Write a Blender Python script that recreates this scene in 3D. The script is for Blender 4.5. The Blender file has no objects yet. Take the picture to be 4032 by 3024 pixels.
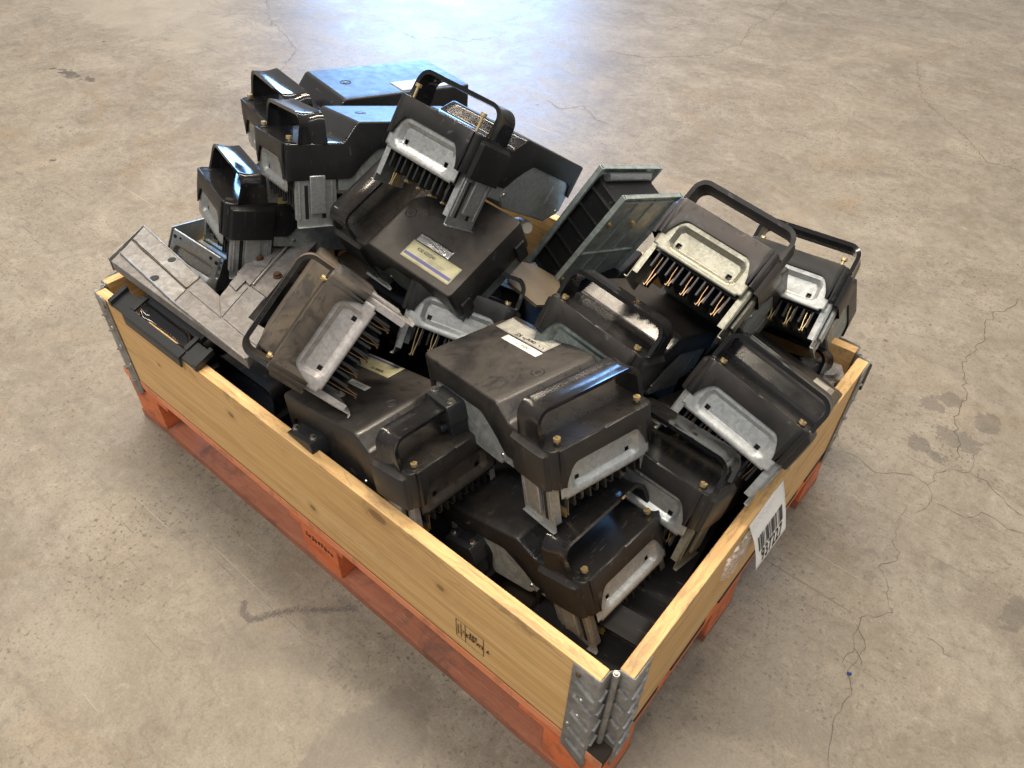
import bpy, bmesh, math, random
from mathutils import Vector, Matrix, Quaternion, noise
random.seed(7)
S = bpy.context.scene
COL = S.collection
PI = math.pi

# ------------------------------------------------------------------ camera, world, lamps
cam_d = bpy.data.cameras.new('camera'); cam = bpy.data.objects.new('camera', cam_d); COL.objects.link(cam)
S.camera = cam
RT = Vector((0.76737076, 0.64076465, 0.02372305)); DN = Vector((0.45172338, -0.51397942, -0.7292264)); FW = Vector((-0.45506934, 0.57030328, -0.68386115))
m = Matrix((RT, -DN, -FW)).transposed().to_4x4(); m.translation = Vector((0.1321727, -0.38417863, 1.18876478))
cam.matrix_world = m
cam_d.sensor_width = 36.0; cam_d.lens = 2946.07/4032*36.0
cam_d.clip_start = 0.02; cam_d.clip_end = 100
w = bpy.data.worlds.new('World'); S.world = w; w.use_nodes = True
w.node_tree.nodes['Background'].inputs[0].default_value = (0.72, 0.73, 0.74, 1)
w.node_tree.nodes['Background'].inputs[1].default_value = 0.37
S.view_settings.view_transform = 'Standard'; S.view_settings.look = 'None'; S.view_settings.gamma = 1.0
S.view_settings.exposure = 0.12
S.view_settings.use_curve_mapping = False

def lamp(name, loc, target, sx, sy, power, col, roll=0.0):
    d = bpy.data.lights.new(name, 'AREA'); d.shape = 'RECTANGLE'; d.size = sx; d.size_y = sy; d.energy = power; d.color = col
    o = bpy.data.objects.new(name, d); COL.objects.link(o); o.location = loc
    q = (Vector(target)-Vector(loc)).to_track_quat('-Z', 'Y'); o.rotation_mode = 'QUATERNION'
    o.rotation_quaternion = q @ Quaternion((0, 0, 1), roll)
    return o
WARM = (1.0, 0.86, 0.68); NEUT = (1.0, 0.93, 0.84); BLUE = (0.26, 0.52, 1.0)
lamp('ceiling_lamp', (-1.1, 1.9, 5.2), (-1.1, 1.9, 0), 3.4, 0.16, 250, WARM, 0.5)
lamp('ceiling_lamp', (-4.4, 1.2, 5.2), (-4.4, 1.2, 0), 4.2, 0.16, 200, WARM, 0.5)
lamp('ceiling_lamp', (2.4, 1.6, 5.2), (2.4, 1.6, 0), 4.2, 0.16, 48, NEUT, 0.5)
lamp('ceiling_lamp', (2.6, -2.2, 5.2), (2.6, -2.2, 0), 4.2, 0.16, 70, NEUT, 0.5)
lamp('ceiling_lamp', (-1.6, -2.4, 5.0), (-1.3, -1.2, 0), 4.2, 0.16, 150, NEUT, 0.5)
lamp('ceiling_lamp', (-3.2, 5.4, 5.2), (-3.2, 5.4, 0), 4.2, 0.16, 150, WARM, 0.5)
lamp('door_daylight', (-7.6, 7.6, 2.1), (-2.0, 1.8, 0.2), 3.2, 2.5, 560, BLUE)

# ------------------------------------------------------------------ node helpers
def mat(name):
    M = bpy.data.materials.new(name); M.use_nodes = True
    nt = M.node_tree; b = nt.nodes['Principled BSDF']
    return M, nt, b
def N(nt, t, **k):
    n = nt.nodes.new(t)
    for a, v in k.items(): setattr(n, a, v)
    return n
def L(nt, a, b): nt.links.new(a, b)
def val(nt, sock, v):
    if hasattr(v, 'is_linked') or hasattr(v, 'links'): L(nt, v, sock)
    else: sock.default_value = v
def math_(nt, op, a, b=0.0, c=0.0, clamp=False):
    n = N(nt, 'ShaderNodeMath', operation=op); n.use_clamp = clamp
    val(nt, n.inputs[0], a); val(nt, n.inputs[1], b)
    if len(n.inputs) > 2: val(nt, n.inputs[2], c)
    return n.outputs[0]
def ramp(nt, fac, stops, interp='LINEAR'):
    n = N(nt, 'ShaderNodeValToRGB'); n.color_ramp.interpolation = interp
    e = n.color_ramp.elements
    while len(e) < len(stops): e.new(0.5)
    for i, (p, c) in enumerate(stops):
        e[i].position = p
        e[i].color = (c, c, c, 1) if isinstance(c, (int, float)) else (*c, 1)
    L(nt, fac, n.inputs[0]); return n.outputs[0]
def mixc(nt, fac, a, b, mode='MIX'):
    n = N(nt, 'ShaderNodeMix', data_type='RGBA', blend_type=mode)
    val(nt, n.inputs[0], fac)
    for i, v in ((6, a), (7, b)):
        if isinstance(v, tuple): n.inputs[i].default_value = (*v, 1)
        else: L(nt, v, n.inputs[i])
    return n.outputs[2]
def coords(nt, scale=(1, 1, 1), rnd=True, rot=(0, 0, 0)):
    t = N(nt, 'ShaderNodeTexCoord'); mp = N(nt, 'ShaderNodeMapping'); L(nt, t.outputs['Object'], mp.inputs[0])
    mp.inputs['Scale'].default_value = scale; mp.inputs['Rotation'].default_value = rot
    if rnd:
        oi = N(nt, 'ShaderNodeObjectInfo'); vm = N(nt, 'ShaderNodeVectorMath', operation='SCALE')
        vm.inputs[0].default_value = (17.0, 31.0, 23.0); L(nt, oi.outputs['Random'], vm.inputs['Scale'])
        L(nt, vm.outputs[0], mp.inputs['Location'])
    return mp.outputs[0]
def nz(nt, vec, scale, detail=4, rough=0.6, dist=0.0):
    n = N(nt, 'ShaderNodeTexNoise'); n.inputs['Scale'].default_value = scale; n.inputs['Detail'].default_value = detail
    n.inputs['Roughness'].default_value = rough; n.inputs['Distortion'].default_value = dist
    L(nt, vec, n.inputs['Vector']); return n.outputs[0]
def bump(nt, b, h, strength, dist=0.001):
    n = N(nt, 'ShaderNodeBump'); n.inputs['Strength'].default_value = strength; n.inputs['Distance'].default_value = dist
    L(nt, h, n.inputs['Height']); L(nt, n.outputs[0], b.inputs['Normal'])

# ------------------------------------------------------------------ materials
def plastic(name, dust, gloss, base=(0.012, 0.0125, 0.014), dcol=(0.085, 0.062, 0.042), edge=0.5, spec=0.5):
    M, nt, b = mat(name)
    v = coords(nt)
    n1 = nz(nt, v, 9, 5, 0.65, 0.6); n2 = nz(nt, v, 55, 5, 0.7); n3 = nz(nt, coords(nt, (1, 6, 1)), 40, 3, 0.6, 0.4)
    g = N(nt, 'ShaderNodeNewGeometry'); sx = N(nt, 'ShaderNodeSeparateXYZ'); L(nt, g.outputs['Normal'], sx.inputs[0])
    up = math_(nt, 'MULTIPLY_ADD', sx.outputs[2], 0.45, 0.75, clamp=True)
    f = math_(nt, 'MULTIPLY', ramp(nt, n1, [(0.32, 0.15), (0.62, 1.0)]), dust)
    f = math_(nt, 'MULTIPLY', f, up)
    f = math_(nt, 'MULTIPLY', f, ramp(nt, n2, [(0.25, 0.7), (0.7, 1.0)]), clamp=True)
    # dust lies thick along creases and edges
    f = math_(nt, 'ADD', f, math_(nt, 'MULTIPLY', math_(nt, 'SUBTRACT', 0.5, g.outputs['Pointiness']), 6.0*edge*dust), clamp=True)
    # patches and edges rubbed clean again by handling
    rub = ramp(nt, nz(nt, v, 26, 6, 0.75, 1.2), [(0.565, 0.0), (0.60, 1.0)])
    rub = math_(nt, 'MAXIMUM', rub, ramp(nt, math_(nt, 'ADD', g.outputs['Pointiness'], math_(nt, 'MULTIPLY', n2, 0.06)), [(0.555, 0.0), (0.58, 1.0)]))
    f = math_(nt, 'MULTIPLY', f, math_(nt, 'SUBTRACT', 1.0, math_(nt, 'MULTIPLY', rub, 0.5)))
    col = mixc(nt, f, base, dcol)
    scr = math_(nt, 'MAXIMUM', ramp(nt, n3, [(0.66, 0.0), (0.69, 1.0)]), ramp(nt, nz(nt, coords(nt, (5, 0.5, 1), True, (0, 0, 0.7)), 46, 3, 0.6, 0.6), [(0.70, 0.0), (0.73, 1.0)]))
    col = mixc(nt, math_(nt, 'MULTIPLY', scr, 0.35), col, (0.13, 0.12, 0.11))
    chalk = ramp(nt, nz(nt, v, 16, 7, 0.85, 2.0), [(0.66, 0.0), (0.70, 1.0)])
    col = mixc(nt, math_(nt, 'MULTIPLY', chalk, 0.30), col, (0.17, 0.155, 0.135))
    L(nt, col, b.inputs['Base Color'])
    r = math_(nt, 'MULTIPLY_ADD', f, 0.75-gloss, gloss)
    r = math_(nt, 'ADD', r, math_(nt, 'MULTIPLY', ramp(nt, n2, [(0.3, 0), (0.8, 1)]), 0.10), clamp=True)
    L(nt, r, b.inputs['Roughness'])
    b.inputs['Specular IOR Level'].default_value = 0.5
    bump(nt, b, n2, 0.01 if gloss < 0.15 else 0.07, 0.0006)
    b.inputs['Specular IOR Level'].default_value = spec
    return M
def galv(name, bright=0.5, rough=0.40, metal=0.85, tint=(0.96, 1.0, 1.0), dirt=0.35, spangle=260):
    M, nt, b = mat(name)
    v = coords(nt)
    vo = N(nt, 'ShaderNodeTexVoronoi'); vo.inputs['Scale'].default_value = spangle
    wv = N(nt, 'ShaderNodeVectorMath', operation='ADD'); nn = N(nt, 'ShaderNodeTexNoise'); nn.inputs['Scale'].default_value = 60
    sc = N(nt, 'ShaderNodeVectorMath', operation='SCALE'); sc.inputs['Scale'].default_value = 0.012
    L(nt, v, nn.inputs['Vector']); L(nt, nn.outputs[1], sc.inputs[0]); L(nt, v, wv.inputs[0]); L(nt, sc.outputs[0], wv.inputs[1])
    L(nt, wv.outputs[0], vo.inputs['Vector'])
    hs = N(nt, 'ShaderNodeSeparateColor'); L(nt, vo.outputs['Color'], hs.inputs[0])
    cell = ramp(nt, hs.outputs[0], [(0, 0.84 if spangle > 100 else 0.95), (1, 1.08 if spangle > 100 else 1.03)])
    n1 = nz(nt, v, 14, 5, 0.7, 0.8); n2 = nz(nt, v, 90, 4, 0.7)
    c = mixc(nt, 1.0, tuple(bright*t for t in tint), cell, 'MULTIPLY')
    if spangle <= 60:
        c = mixc(nt, 1.0, c, ramp(nt, nz(nt, v, 34, 7, 0.8, 1.5), [(0.34, 0.62), (0.5, 0.95), (0.64, 1.35)]), 'MULTIPLY')
    d = math_(nt, 'MULTIPLY', ramp(nt, n1, [(0.48, 0), (0.72, 1)]), dirt)
    c = mixc(nt, d, c, (0.13, 0.105, 0.08))
    c = mixc(nt, math_(nt, 'MULTIPLY', ramp(nt, n2, [(0.62, 0), (0.75, 1)]), 0.25), c, (0.62, 0.64, 0.64))
    L(nt, c, b.inputs['Base Color'])
    L(nt, math_(nt, 'MULTIPLY_ADD', d, -0.9, metal, clamp=True), b.inputs['Metallic'])
    L(nt, math_(nt, 'MULTIPLY_ADD', hs.outputs[1], 0.10 if spangle > 100 else 0.02, rough), b.inputs['Roughness'])
    bump(nt, b, n2, 0.12, 0.0008)
    return M
def simple(name, col, rough=0.5, metal=0.0, var=0.25, scale=40):
    M, nt, b = mat(name)
    n = nz(nt, coords(nt), scale, 4, 0.6)
    L(nt, mixc(nt, ramp(nt, n, [(0.3, 0.0), (0.7, var)]), col, tuple(c*0.45 for c in col)), b.inputs['Base Color'])
    b.inputs['Roughness'].default_value = rough; b.inputs['Metallic'].default_value = metal
    return M
def wood(name, c1, c2, c3, knots=(), axis_len=1.2, dirt=0.5):
    M, nt, b = mat(name)
    v = coords(nt, (1, 1, 1), False)
    vs = coords(nt, (1.0, 22, 22), True)
    n1 = nz(nt, vs, 2.2, 6, 0.6, 1.2); n2 = nz(nt, coords(nt, (2.0, 60, 60), True), 4, 4, 0.7, 0.3)
    wv = N(nt, 'ShaderNodeTexWave', wave_type='BANDS', bands_direction='Z'); wv.inputs['Scale'].default_value = 7; wv.inputs['Distortion'].default_value = 5.0
    wv.inputs['Detail'].default_value = 3; wv.inputs['Detail Scale'].default_value = 0.6
    L(nt, coords(nt, (0.35, 4, 4), True), wv.inputs['Vector'])
    f = math_(nt, 'ADD', math_(nt, 'MULTIPLY', n1, 0.90), math_(nt, 'MULTIPLY', wv.outputs['Fac'], 0.10))
    c = ramp(nt, f, [(0.32, c1), (0.5, c2), (0.68, c3)])
    fine = ramp(nt, n2, [(0.35, 0.0), (0.75, 0.30)])
    c = mixc(nt, fine, c, tuple(x*0.6 for x in c1))
    c = mixc(nt, ramp(nt, nz(nt, coords(nt, (0.7, 30, 30), True), 3.0, 3, 0.6, 0.8), [(0.60, 0.0), (0.64, 0.45), (0.68, 0.0)]), c, (0.40, 0.20, 0.07))
    # grey handling dirt
    nd = nz(nt, coords(nt, (2.0, 6, 6), True), 3.0, 6, 0.72, 0.5)
    c = mixc(nt, math_(nt, 'MULTIPLY', ramp(nt, nd, [(0.52, 0), (0.74, 1)]), dirt), c, (0.20, 0.13, 0.07))
    spz = N(nt, 'ShaderNodeSeparateXYZ'); L(nt, v, spz.inputs[0])
    rimf = math_(nt, 'ADD', math_(nt, 'MULTIPLY', math_(nt, 'SUBTRACT', spz.outputs[2], 0.085), 14.0), math_(nt, 'MULTIPLY', math_(nt, 'SUBTRACT', nz(nt, coords(nt, (5, 30, 9), True), 2.2, 7, 0.75, 0.8), 0.53), 5.0))
    c = mixc(nt, math_(nt, 'MULTIPLY', ramp(nt, rimf, [(0.0, 0.0), (0.55, 1.0)]), 0.55), c, (0.22, 0.14, 0.075))
    for (kx, kz, rx, rz) in knots:
        sp = N(nt, 'ShaderNodeSeparateXYZ'); L(nt, v, sp.inputs[0])
        a = math_(nt, 'DIVIDE', math_(nt, 'SUBTRACT', sp.outputs[0], kx), rx); bb = math_(nt, 'DIVIDE', math_(nt, 'SUBTRACT', sp.outputs[2], kz), rz)
        r = math_(nt, 'SQRT', math_(nt, 'ADD', math_(nt, 'MULTIPLY', a, a), math_(nt, 'MULTIPLY', bb, bb)))
        r = math_(nt, 'ADD', r, math_(nt, 'MULTIPLY', math_(nt, 'SUBTRACT', n2, 0.5), 0.5))
        c = mixc(nt, ramp(nt, r, [(0.0, 1.0), (0.75, 1.0), (1.0, 0.0)]), c, (0.17, 0.075, 0.03))
        c = mixc(nt, ramp(nt, math_(nt, 'MULTIPLY', r, 0.4), [(0.0, 0.55), (0.4, 0.5), (1.0, 0.0)]), c, tuple(x*0.62 for x in c1))
    L(nt, c, b.inputs['Base Color']); b.inputs['Roughness'].default_value = 0.55
    bump(nt, b, math_(nt, 'ADD', n2, n1), 0.25, 0.0012)
    return M
def painted_wood(name, c1, c2, worn):
    M, nt, b = mat(name)
    n1 = nz(nt, coords(nt, (1, 7, 7), True), 5, 6, 0.7, 0.6); n2 = nz(nt, coords(nt, (1.5, 1.5, 1.5), True), 10, 6, 0.75, 0.4)
    n3 = nz(nt, coords(nt, (3, 40, 40), True), 6, 4, 0.7)
    c = mixc(nt, ramp(nt, n1, [(0.3, 0), (0.7, 1)]), c1, c2)
    c = mixc(nt, math_(nt, 'MULTIPLY', ramp(nt, n2, [(0.50, 0), (0.66, 1)]), worn), c, (0.17, 0.085, 0.06))
    c = mixc(nt, math_(nt, 'MULTIPLY', ramp(nt, n3, [(0.60, 0), (0.72, 1)]), 0.35), c, (0.55, 0.40, 0.28))
    L(nt, c, b.inputs['Base Color']); b.inputs['Roughness'].default_value = 0.62
    bump(nt, b, math_(nt, 'ADD', n3, n2), 0.5, 0.002)
    return M

STAINS = ((0.110, 1.193, 0.032, 0.026), (0.141, 1.238, 0.026, 0.030), (0.131, 1.045, 0.030, 0.022), (0.194, 1.116, 0.052, 0.030), (0.228, 1.211, 0.026, 0.040), (0.399, 0.741, 0.022, 0.045), (0.169, 1.032, 0.022, 0.016))
def concrete():
    M, nt, b = mat('concrete')
    v = coords(nt, (1, 1, 1), False)
    big = nz(nt, v, 1.1, 5, 0.62, 0.7); mid = nz(nt, v, 5, 9, 0.76, 1.1); fine = nz(nt, v, 38, 8, 0.8, 0.5)
    sw = nz(nt, coords(nt, (1, 3.4, 1), False, (0, 0, 0.5)), 8, 8, 0.75, 0.6)
    c = ramp(nt, big, [(0.30, (0.265, 0.228, 0.178)), (0.50, (0.315, 0.272, 0.214)), (0.70, (0.365, 0.320, 0.255))])
    c = mixc(nt, ramp(nt, mid, [(0.44, 0.0), (0.62, 0.60)]), c, (0.44, 0.395, 0.32))
    c = mixc(nt, ramp(nt, fine, [(0.36, 0.50), (0.49, 0.0)]), c, (0.16, 0.136, 0.106))
    c = mixc(nt, ramp(nt, fine, [(0.55, 0.0), (0.66, 0.55)]), c, (0.50, 0.46, 0.385))
    c = mixc(nt, ramp(nt, sw, [(0.54, 0.0), (0.68, 0.38)]), c, (0.165, 0.145, 0.122))
    c = mixc(nt, ramp(nt, nz(nt, v, 1.7, 6, 0.65, 1.8), [(0.55, 0.0), (0.70, 0.50)]), c, (0.33, 0.235, 0.135))
    # cement pits, mostly where the skin has worn off
    pit = ramp(nt, nz(nt, v, 120, 3, 0.55), [(0.36, 1.0), (0.41, 0.0)])
    worn = ramp(nt, nz(nt, v, 2.6, 5, 0.7, 0.6), [(0.42, 0.15), (0.58, 1.0)])
    c = mixc(nt, math_(nt, 'MULTIPLY', math_(nt, 'MULTIPLY', pit, worn), 0.8), c, (0.115, 0.094, 0.075))
    c = mixc(nt, ramp(nt, nz(nt, v, 75, 5, 0.8), [(0.64, 0.0), (0.70, 0.65)]), c, (0.60, 0.56, 0.48))
    c = mixc(nt, ramp(nt, nz(nt, v, 13, 2, 0.5), [(0.225, 0.9), (0.24, 0.0)]), c, (0.09, 0.075, 0.06))
    # scuffs and scratches: thin strokes in several directions
    for ang, th, k, lo, col_ in ((0.5, 0.69, 34, 3.2, (0.13, 0.115, 0.10)), (-0.9, 0.70, 40, 2.6, (0.13, 0.11, 0.10)), (1.35, 0.70, 30, 3.8, (0.12, 0.105, 0.10)), (0.15, 0.71, 46, 2.2, (0.62, 0.58, 0.50)), (2.2, 0.72, 44, 3.0, (0.60, 0.56, 0.48))):
        s = nz(nt, coords(nt, (0.8, k, 1), False, (0, 0, ang)), lo, 3, 0.6, 0.25)
        c = mixc(nt, ramp(nt, s, [(th, 0.0), (th+0.015, 0.55)]), c, col_)
    # hairline crazing, only in places
    vo = N(nt, 'ShaderNodeTexVoronoi', feature='DISTANCE_TO_EDGE'); vo.inputs['Scale'].default_value = 3.1
    wn = N(nt, 'ShaderNodeTexNoise'); wn.inputs['Scale'].default_value = 5; wn.inputs['Detail'].default_value = 8; L(nt, v, wn.inputs['Vector'])
    sc = N(nt, 'ShaderNodeVectorMath', operation='SCALE'); sc.inputs['Scale'].default_value = 0.35; L(nt, wn.outputs[1], sc.inputs[0])
    ad = N(nt, 'ShaderNodeVectorMath', operation='ADD'); L(nt, v, ad.inputs[0]); L(nt, sc.outputs[0], ad.inputs[1]); L(nt, ad.outputs[0], vo.inputs['Vector'])
    crk = math_(nt, 'MULTIPLY', ramp(nt, vo.outputs['Distance'], [(0.0, 1.0), (0.005, 0.0)]), ramp(nt, nz(nt, v, 1.3, 3, 0.6), [(0.45, 0.0), (0.58, 0.50)]))
    c = mixc(nt, crk, c, (0.13, 0.105, 0.082))
    # stains with a place of their own
    sp = N(nt, 'ShaderNodeSeparateXYZ'); L(nt, v, sp.inputs[0])
    def blob(x, y, rx, ry, amt, colr, soft=0.35, wob=1.1, src=None):
        a = math_(nt, 'DIVIDE', math_(nt, 'SUBTRACT', sp.outputs[0], x), rx); bb = math_(nt, 'DIVIDE', math_(nt, 'SUBTRACT', sp.outputs[1], y), ry)
        r = math_(nt, 'SQRT', math_(nt, 'ADD', math_(nt, 'MULTIPLY', a, a), math_(nt, 'MULTIPLY', bb, bb)))
        r = math_(nt, 'ADD', r, math_(nt, 'MULTIPLY', math_(nt, 'SUBTRACT', src or mid, 0.5), wob*2))
        return mixc(nt, math_(nt, 'MULTIPLY', ramp(nt, r, [(1.0-soft, 1.0), (1.0, 0.0)]), amt), c, colr)
    for (bx, by, rx, ry) in STAINS: c = blob(bx, by, rx, ry, 0.55, (0.135, 0.118, 0.102), 0.10, 1.5, fine)
    c = blob(-3.16, 0.83, 0.075, 0.03, 0.8, (0.07, 0.06, 0.05), 0.3, 2.6, fine)
    c = blob(-3.05, 0.86, 0.035, 0.02, 0.7, (0.08, 0.065, 0.055), 0.3, 2.6, fine)
    c = blob(-0.30, -0.20, 0.07, 0.15, 0.45, (0.155, 0.137, 0.118), 0.12, 0.7)
    c = blob(-0.80, -0.36, 0.12, 0.07, 0.5, (0.50, 0.46, 0.385), 0.7, 2.8, fine)
    c = blob(-3.8, 1.5, 0.9, 0.35, 0.65, (0.47, 0.42, 0.34), 0.25, 1.6)
    gr = nz(nt, v, 230, 6, 0.85)
    c = mixc(nt, ramp(nt, gr, [(0.38, 0.45), (0.50, 0.0)]), c, (0.15, 0.127, 0.10))
    c = mixc(nt, ramp(nt, gr, [(0.56, 0.0), (0.68, 0.4)]), c, (0.52, 0.475, 0.40))
    tone = nz(nt, v, 2.4, 9, 0.72, 1.4)
    c = mixc(nt, 1.0, c, ramp(nt, tone, [(0.30, 0.70), (0.47, 0.81), (0.62, 0.91)]), 'MULTIPLY')
    c = mixc(nt, 1.0, c, (0.84, 0.835, 0.825), 'MULTIPLY')
    L(nt, c, b.inputs['Base Color'])
    r = ramp(nt, mid, [(0.3, 0.30), (0.7, 0.52)])
    L(nt, math_(nt, 'ADD', r, math_(nt, 'MULTIPLY', fine, 0.12)), b.inputs['Roughness'])
    b.inputs['Specular IOR Level'].default_value = 0.5
    bump(nt, b, math_(nt, 'ADD', fine, mid), 0.25, 0.002)
    return M

MT = dict(
 matt=plastic('matt_black_plastic', 0.10, 0.55, base=(0.006, 0.006, 0.007), dcol=(0.02, 0.017, 0.014), spec=0.25),
 black=plastic('black_plastic', 0.22, 0.33, edge=0.1, dcol=(0.07, 0.066, 0.06), spec=0.3),
 blackgl=plastic('glossy_black_plastic', 0.07, 0.05, edge=0.05),
 mid=plastic('lightly_dusty_plastic', 0.42, 0.30, dcol=(0.060, 0.046, 0.033)),
 mtop=plastic('lightly_dusty_satin_plastic', 0.16, 0.13, dcol=(0.060, 0.047, 0.036)), dtop=plastic('dusty_satin_plastic', 0.40, 0.13, dcol=(0.075, 0.058, 0.042)),
 midgl=plastic('lightly_dusty_glossy_plastic', 0.16, 0.06, dcol=(0.060, 0.046, 0.034)),
 dusty=plastic('dusty_brown_plastic', 0.75, 0.30, dcol=(0.062, 0.051, 0.041)),
 dustygl=plastic('dusty_brown_glossy_plastic', 0.26, 0.07, dcol=(0.075, 0.055, 0.038)),
 brown=plastic('thickly_dusted_plastic', 1.35, 0.42, dcol=(0.118, 0.094, 0.068)),
 browngl=plastic('thickly_dusted_glossy_plastic', 1.1, 0.2, dcol=(0.150, 0.115, 0.080)),
 worn=plastic('scuffed_grey_plastic', 0.9, 0.24, dcol=(0.10, 0.080, 0.074)),
 galv=galv('galvanised_steel', 0.50, 0.38),
 galvbright=galv('bright_galvanised_steel', 0.52, 0.42, 0.55, dirt=0.15, spangle=230),
 galvdirty=galv('dusty_galvanised_steel', 0.50, 0.46, 0.5, (1.0, 0.95, 0.92), 0.85, 260),
 galvolive=galv('yellowed_galvanised_steel', 0.33, 0.38, 0.75, (1.0, 0.98, 0.80), 0.45, 330),
 hinge=galv('dull_hinge_steel', 0.34, 0.42, 0.55, (1.0, 0.99, 0.97), 0.35, 40),
 galvwall=galv('blue_grey_zinc_steel', 0.46, 0.36, 0.40, (0.86, 1.0, 0.98), 0.2, 60),
 galvgreen=galv('green_grey_zinc_steel', 0.26, 0.42, 0.6, (0.86, 1.0, 0.96), 0.15, 60),
 sheet=galv('grey_sheet_steel', 0.34, 0.45, 0.35, (0.93, 1.0, 0.98), 0.2, 60),
 elbow=galv('grey_dusted_steel', 0.205, 0.6, 0.15, (1.0, 0.96, 0.95), 0.75, 30), elbowz=galv('stained_zinc_steel', 0.30, 0.5, 0.45, (1.0, 0.98, 0.95), 1.0, 60),
 brass=simple('brass', (0.90, 0.70, 0.36), 0.36, 0.85, 0.5, 200),
 copper=simple('tarnished_copper', (0.36, 0.23, 0.13), 0.36, 1.0, 0.6, 160),
 rust=simple('rusty_steel', (0.17, 0.09, 0.05), 0.6, 0.5, 0.5, 200),
 zinc=simple('zinc_bolt', (0.62, 0.60, 0.55), 0.3, 1.0, 0.4, 200),
 dark=simple('void_shade_black', (0.006, 0.006, 0.007), 0.6),  # near black in place of the shade inside holes, slots, recesses and gaps
 fin=simple('dark_grey_plastic', (0.020, 0.022, 0.025), 0.38),
 label=simple('aged_paper_label', (0.50, 0.48, 0.42), 0.45, 0.0, 0.5, 60),
 cream=simple('yellowed_label', (0.52, 0.49, 0.30), 0.4, 0.0, 0.55, 60),
 white=simple('white_sticker', (0.80, 0.78, 0.72), 0.5, 0.0, 0.12),
 foil=simple('silver_foil', (0.85, 0.82, 0.80), 0.22, 1.0, 0.4, 120),
 ink=simple('black_ink', (0.02, 0.02, 0.02), 0.6), blueink=simple('blue_print', (0.10, 0.10, 0.28), 0.5),
 paper=simple('white_paper', (0.92, 0.91, 0.88), 0.6, 0.0, 0.06), inkgrey=simple('grey_print', (0.16, 0.16, 0.15), 0.6),
 cardb=simple('brown_cardboard', (0.26, 0.20, 0.13), 0.8, 0.0, 0.4, 20),
 nylon=simple('white_nylon', (0.62, 0.58, 0.50), 0.4, 0.0, 0.25), tape=simple('yellow_tape', (0.55, 0.45, 0.06), 0.3),
 orange=painted_wood('orange_painted_wood', (0.72, 0.15, 0.045), (0.80, 0.23, 0.08), 0.65),
 redbrown=painted_wood('worn_red_painted_wood', (0.31, 0.105, 0.058), (0.48, 0.18, 0.10), 0.9),
 edgepaint=painted_wood('pale_orange_painted_edge', (0.82, 0.25, 0.10), (0.88, 0.38, 0.20), 0.6),
 seam=simple('dark_seam', (0.07, 0.05, 0.035), 0.6), deck=simple('shade_tinted_deck_wood', (0.035, 0.024, 0.017), 0.85),  # deck boards coloured near black, the darkness under the heap put into their colour
)
P1 = (0.67, 0.385, 0.140); P2 = (0.78, 0.480, 0.195); P3 = (0.85, 0.575, 0.265)
MT['pine_long'] = wood('pine_board_long', P1, P2, P3, [(0.19, -0.019+0.10-0.0, 0.021, 0.011), (0.019, -0.045, 0.008, 0.007), (0.31, 0.023, 0.008, 0.006), (-0.17, 0.044, 0.008, 0.006), (-0.40, 0.02, 0.005, 0.004)], dirt=0.30)
MT['pine'] = wood('pine_board', P1, P2, P3, [(0.12, -0.03, 0.012, 0.006)], dirt=0.55)
def film():
    M, nt, b = mat('clear_plastic_film')
    b.inputs['Base Color'].default_value = (0.9, 0.9, 0.9, 1); b.inputs['Roughness'].default_value = 0.12
    b.inputs['Alpha'].default_value = 0.28; b.inputs['Specular IOR Level'].default_value = 0.9
    return M
MT['film'] = film()

# ------------------------------------------------------------------ mesh helpers
def ob(name, bm, m, parent=None, smooth=True, bev=0.0, solid=0.0, seg=2, ang=35):
    me = bpy.data.meshes.new(name); bm.normal_update(); bm.to_mesh(me); bm.free()
    if smooth:
        for p in me.polygons: p.use_smooth = True
    if m is not None: me.materials.append(m)
    o = bpy.data.objects.new(name, me); COL.objects.link(o)
    if smooth: me.set_sharp_from_angle(angle=math.radians(ang))
    if parent is not None: o.parent = parent
    if solid:
        s = o.modifiers.new('solid', 'SOLIDIFY'); s.thickness = solid; s.offset = -1
    if bev:
        s = o.modifiers.new('bevel', 'BEVEL'); s.width = bev; s.segments = seg; s.limit_method = 'ANGLE'; s.angle_limit = math.radians(40); s.harden_normals = True
    return o
def box(bm, x0, x1, y0, y1, z0, z1, M=None):
    vs = [bm.verts.new((x, y, z)) for z in (z0, z1) for y in (y0, y1) for x in (x0, x1)]
    if M is not None:
        for v in vs: v.co = M @ v.co
    for f in ((0, 2, 3, 1), (4, 5, 7, 6), (0, 1, 5, 4), (2, 6, 7, 3), (0, 4, 6, 2), (1, 3, 7, 5)): bm.faces.new([vs[i] for i in f])
def cyl(bm, a, b, r, n=20, r2=None):
    a = Vector(a); b = Vector(b); d = b-a; q = d.to_track_quat('Z', 'Y'); r2 = r if r2 is None else r2
    A = [bm.verts.new(a+q @ Vector((r*math.cos(t*2*PI/n), r*math.sin(t*2*PI/n), 0))) for t in range(n)]
    B = [bm.verts.new(b+q @ Vector((r2*math.cos(t*2*PI/n), r2*math.sin(t*2*PI/n), 0))) for t in range(n)]
    for i in range(n): bm.faces.new((A[i], A[(i+1) % n], B[(i+1) % n], B[i]))
    bm.faces.new(A[::-1]); bm.faces.new(B)
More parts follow.
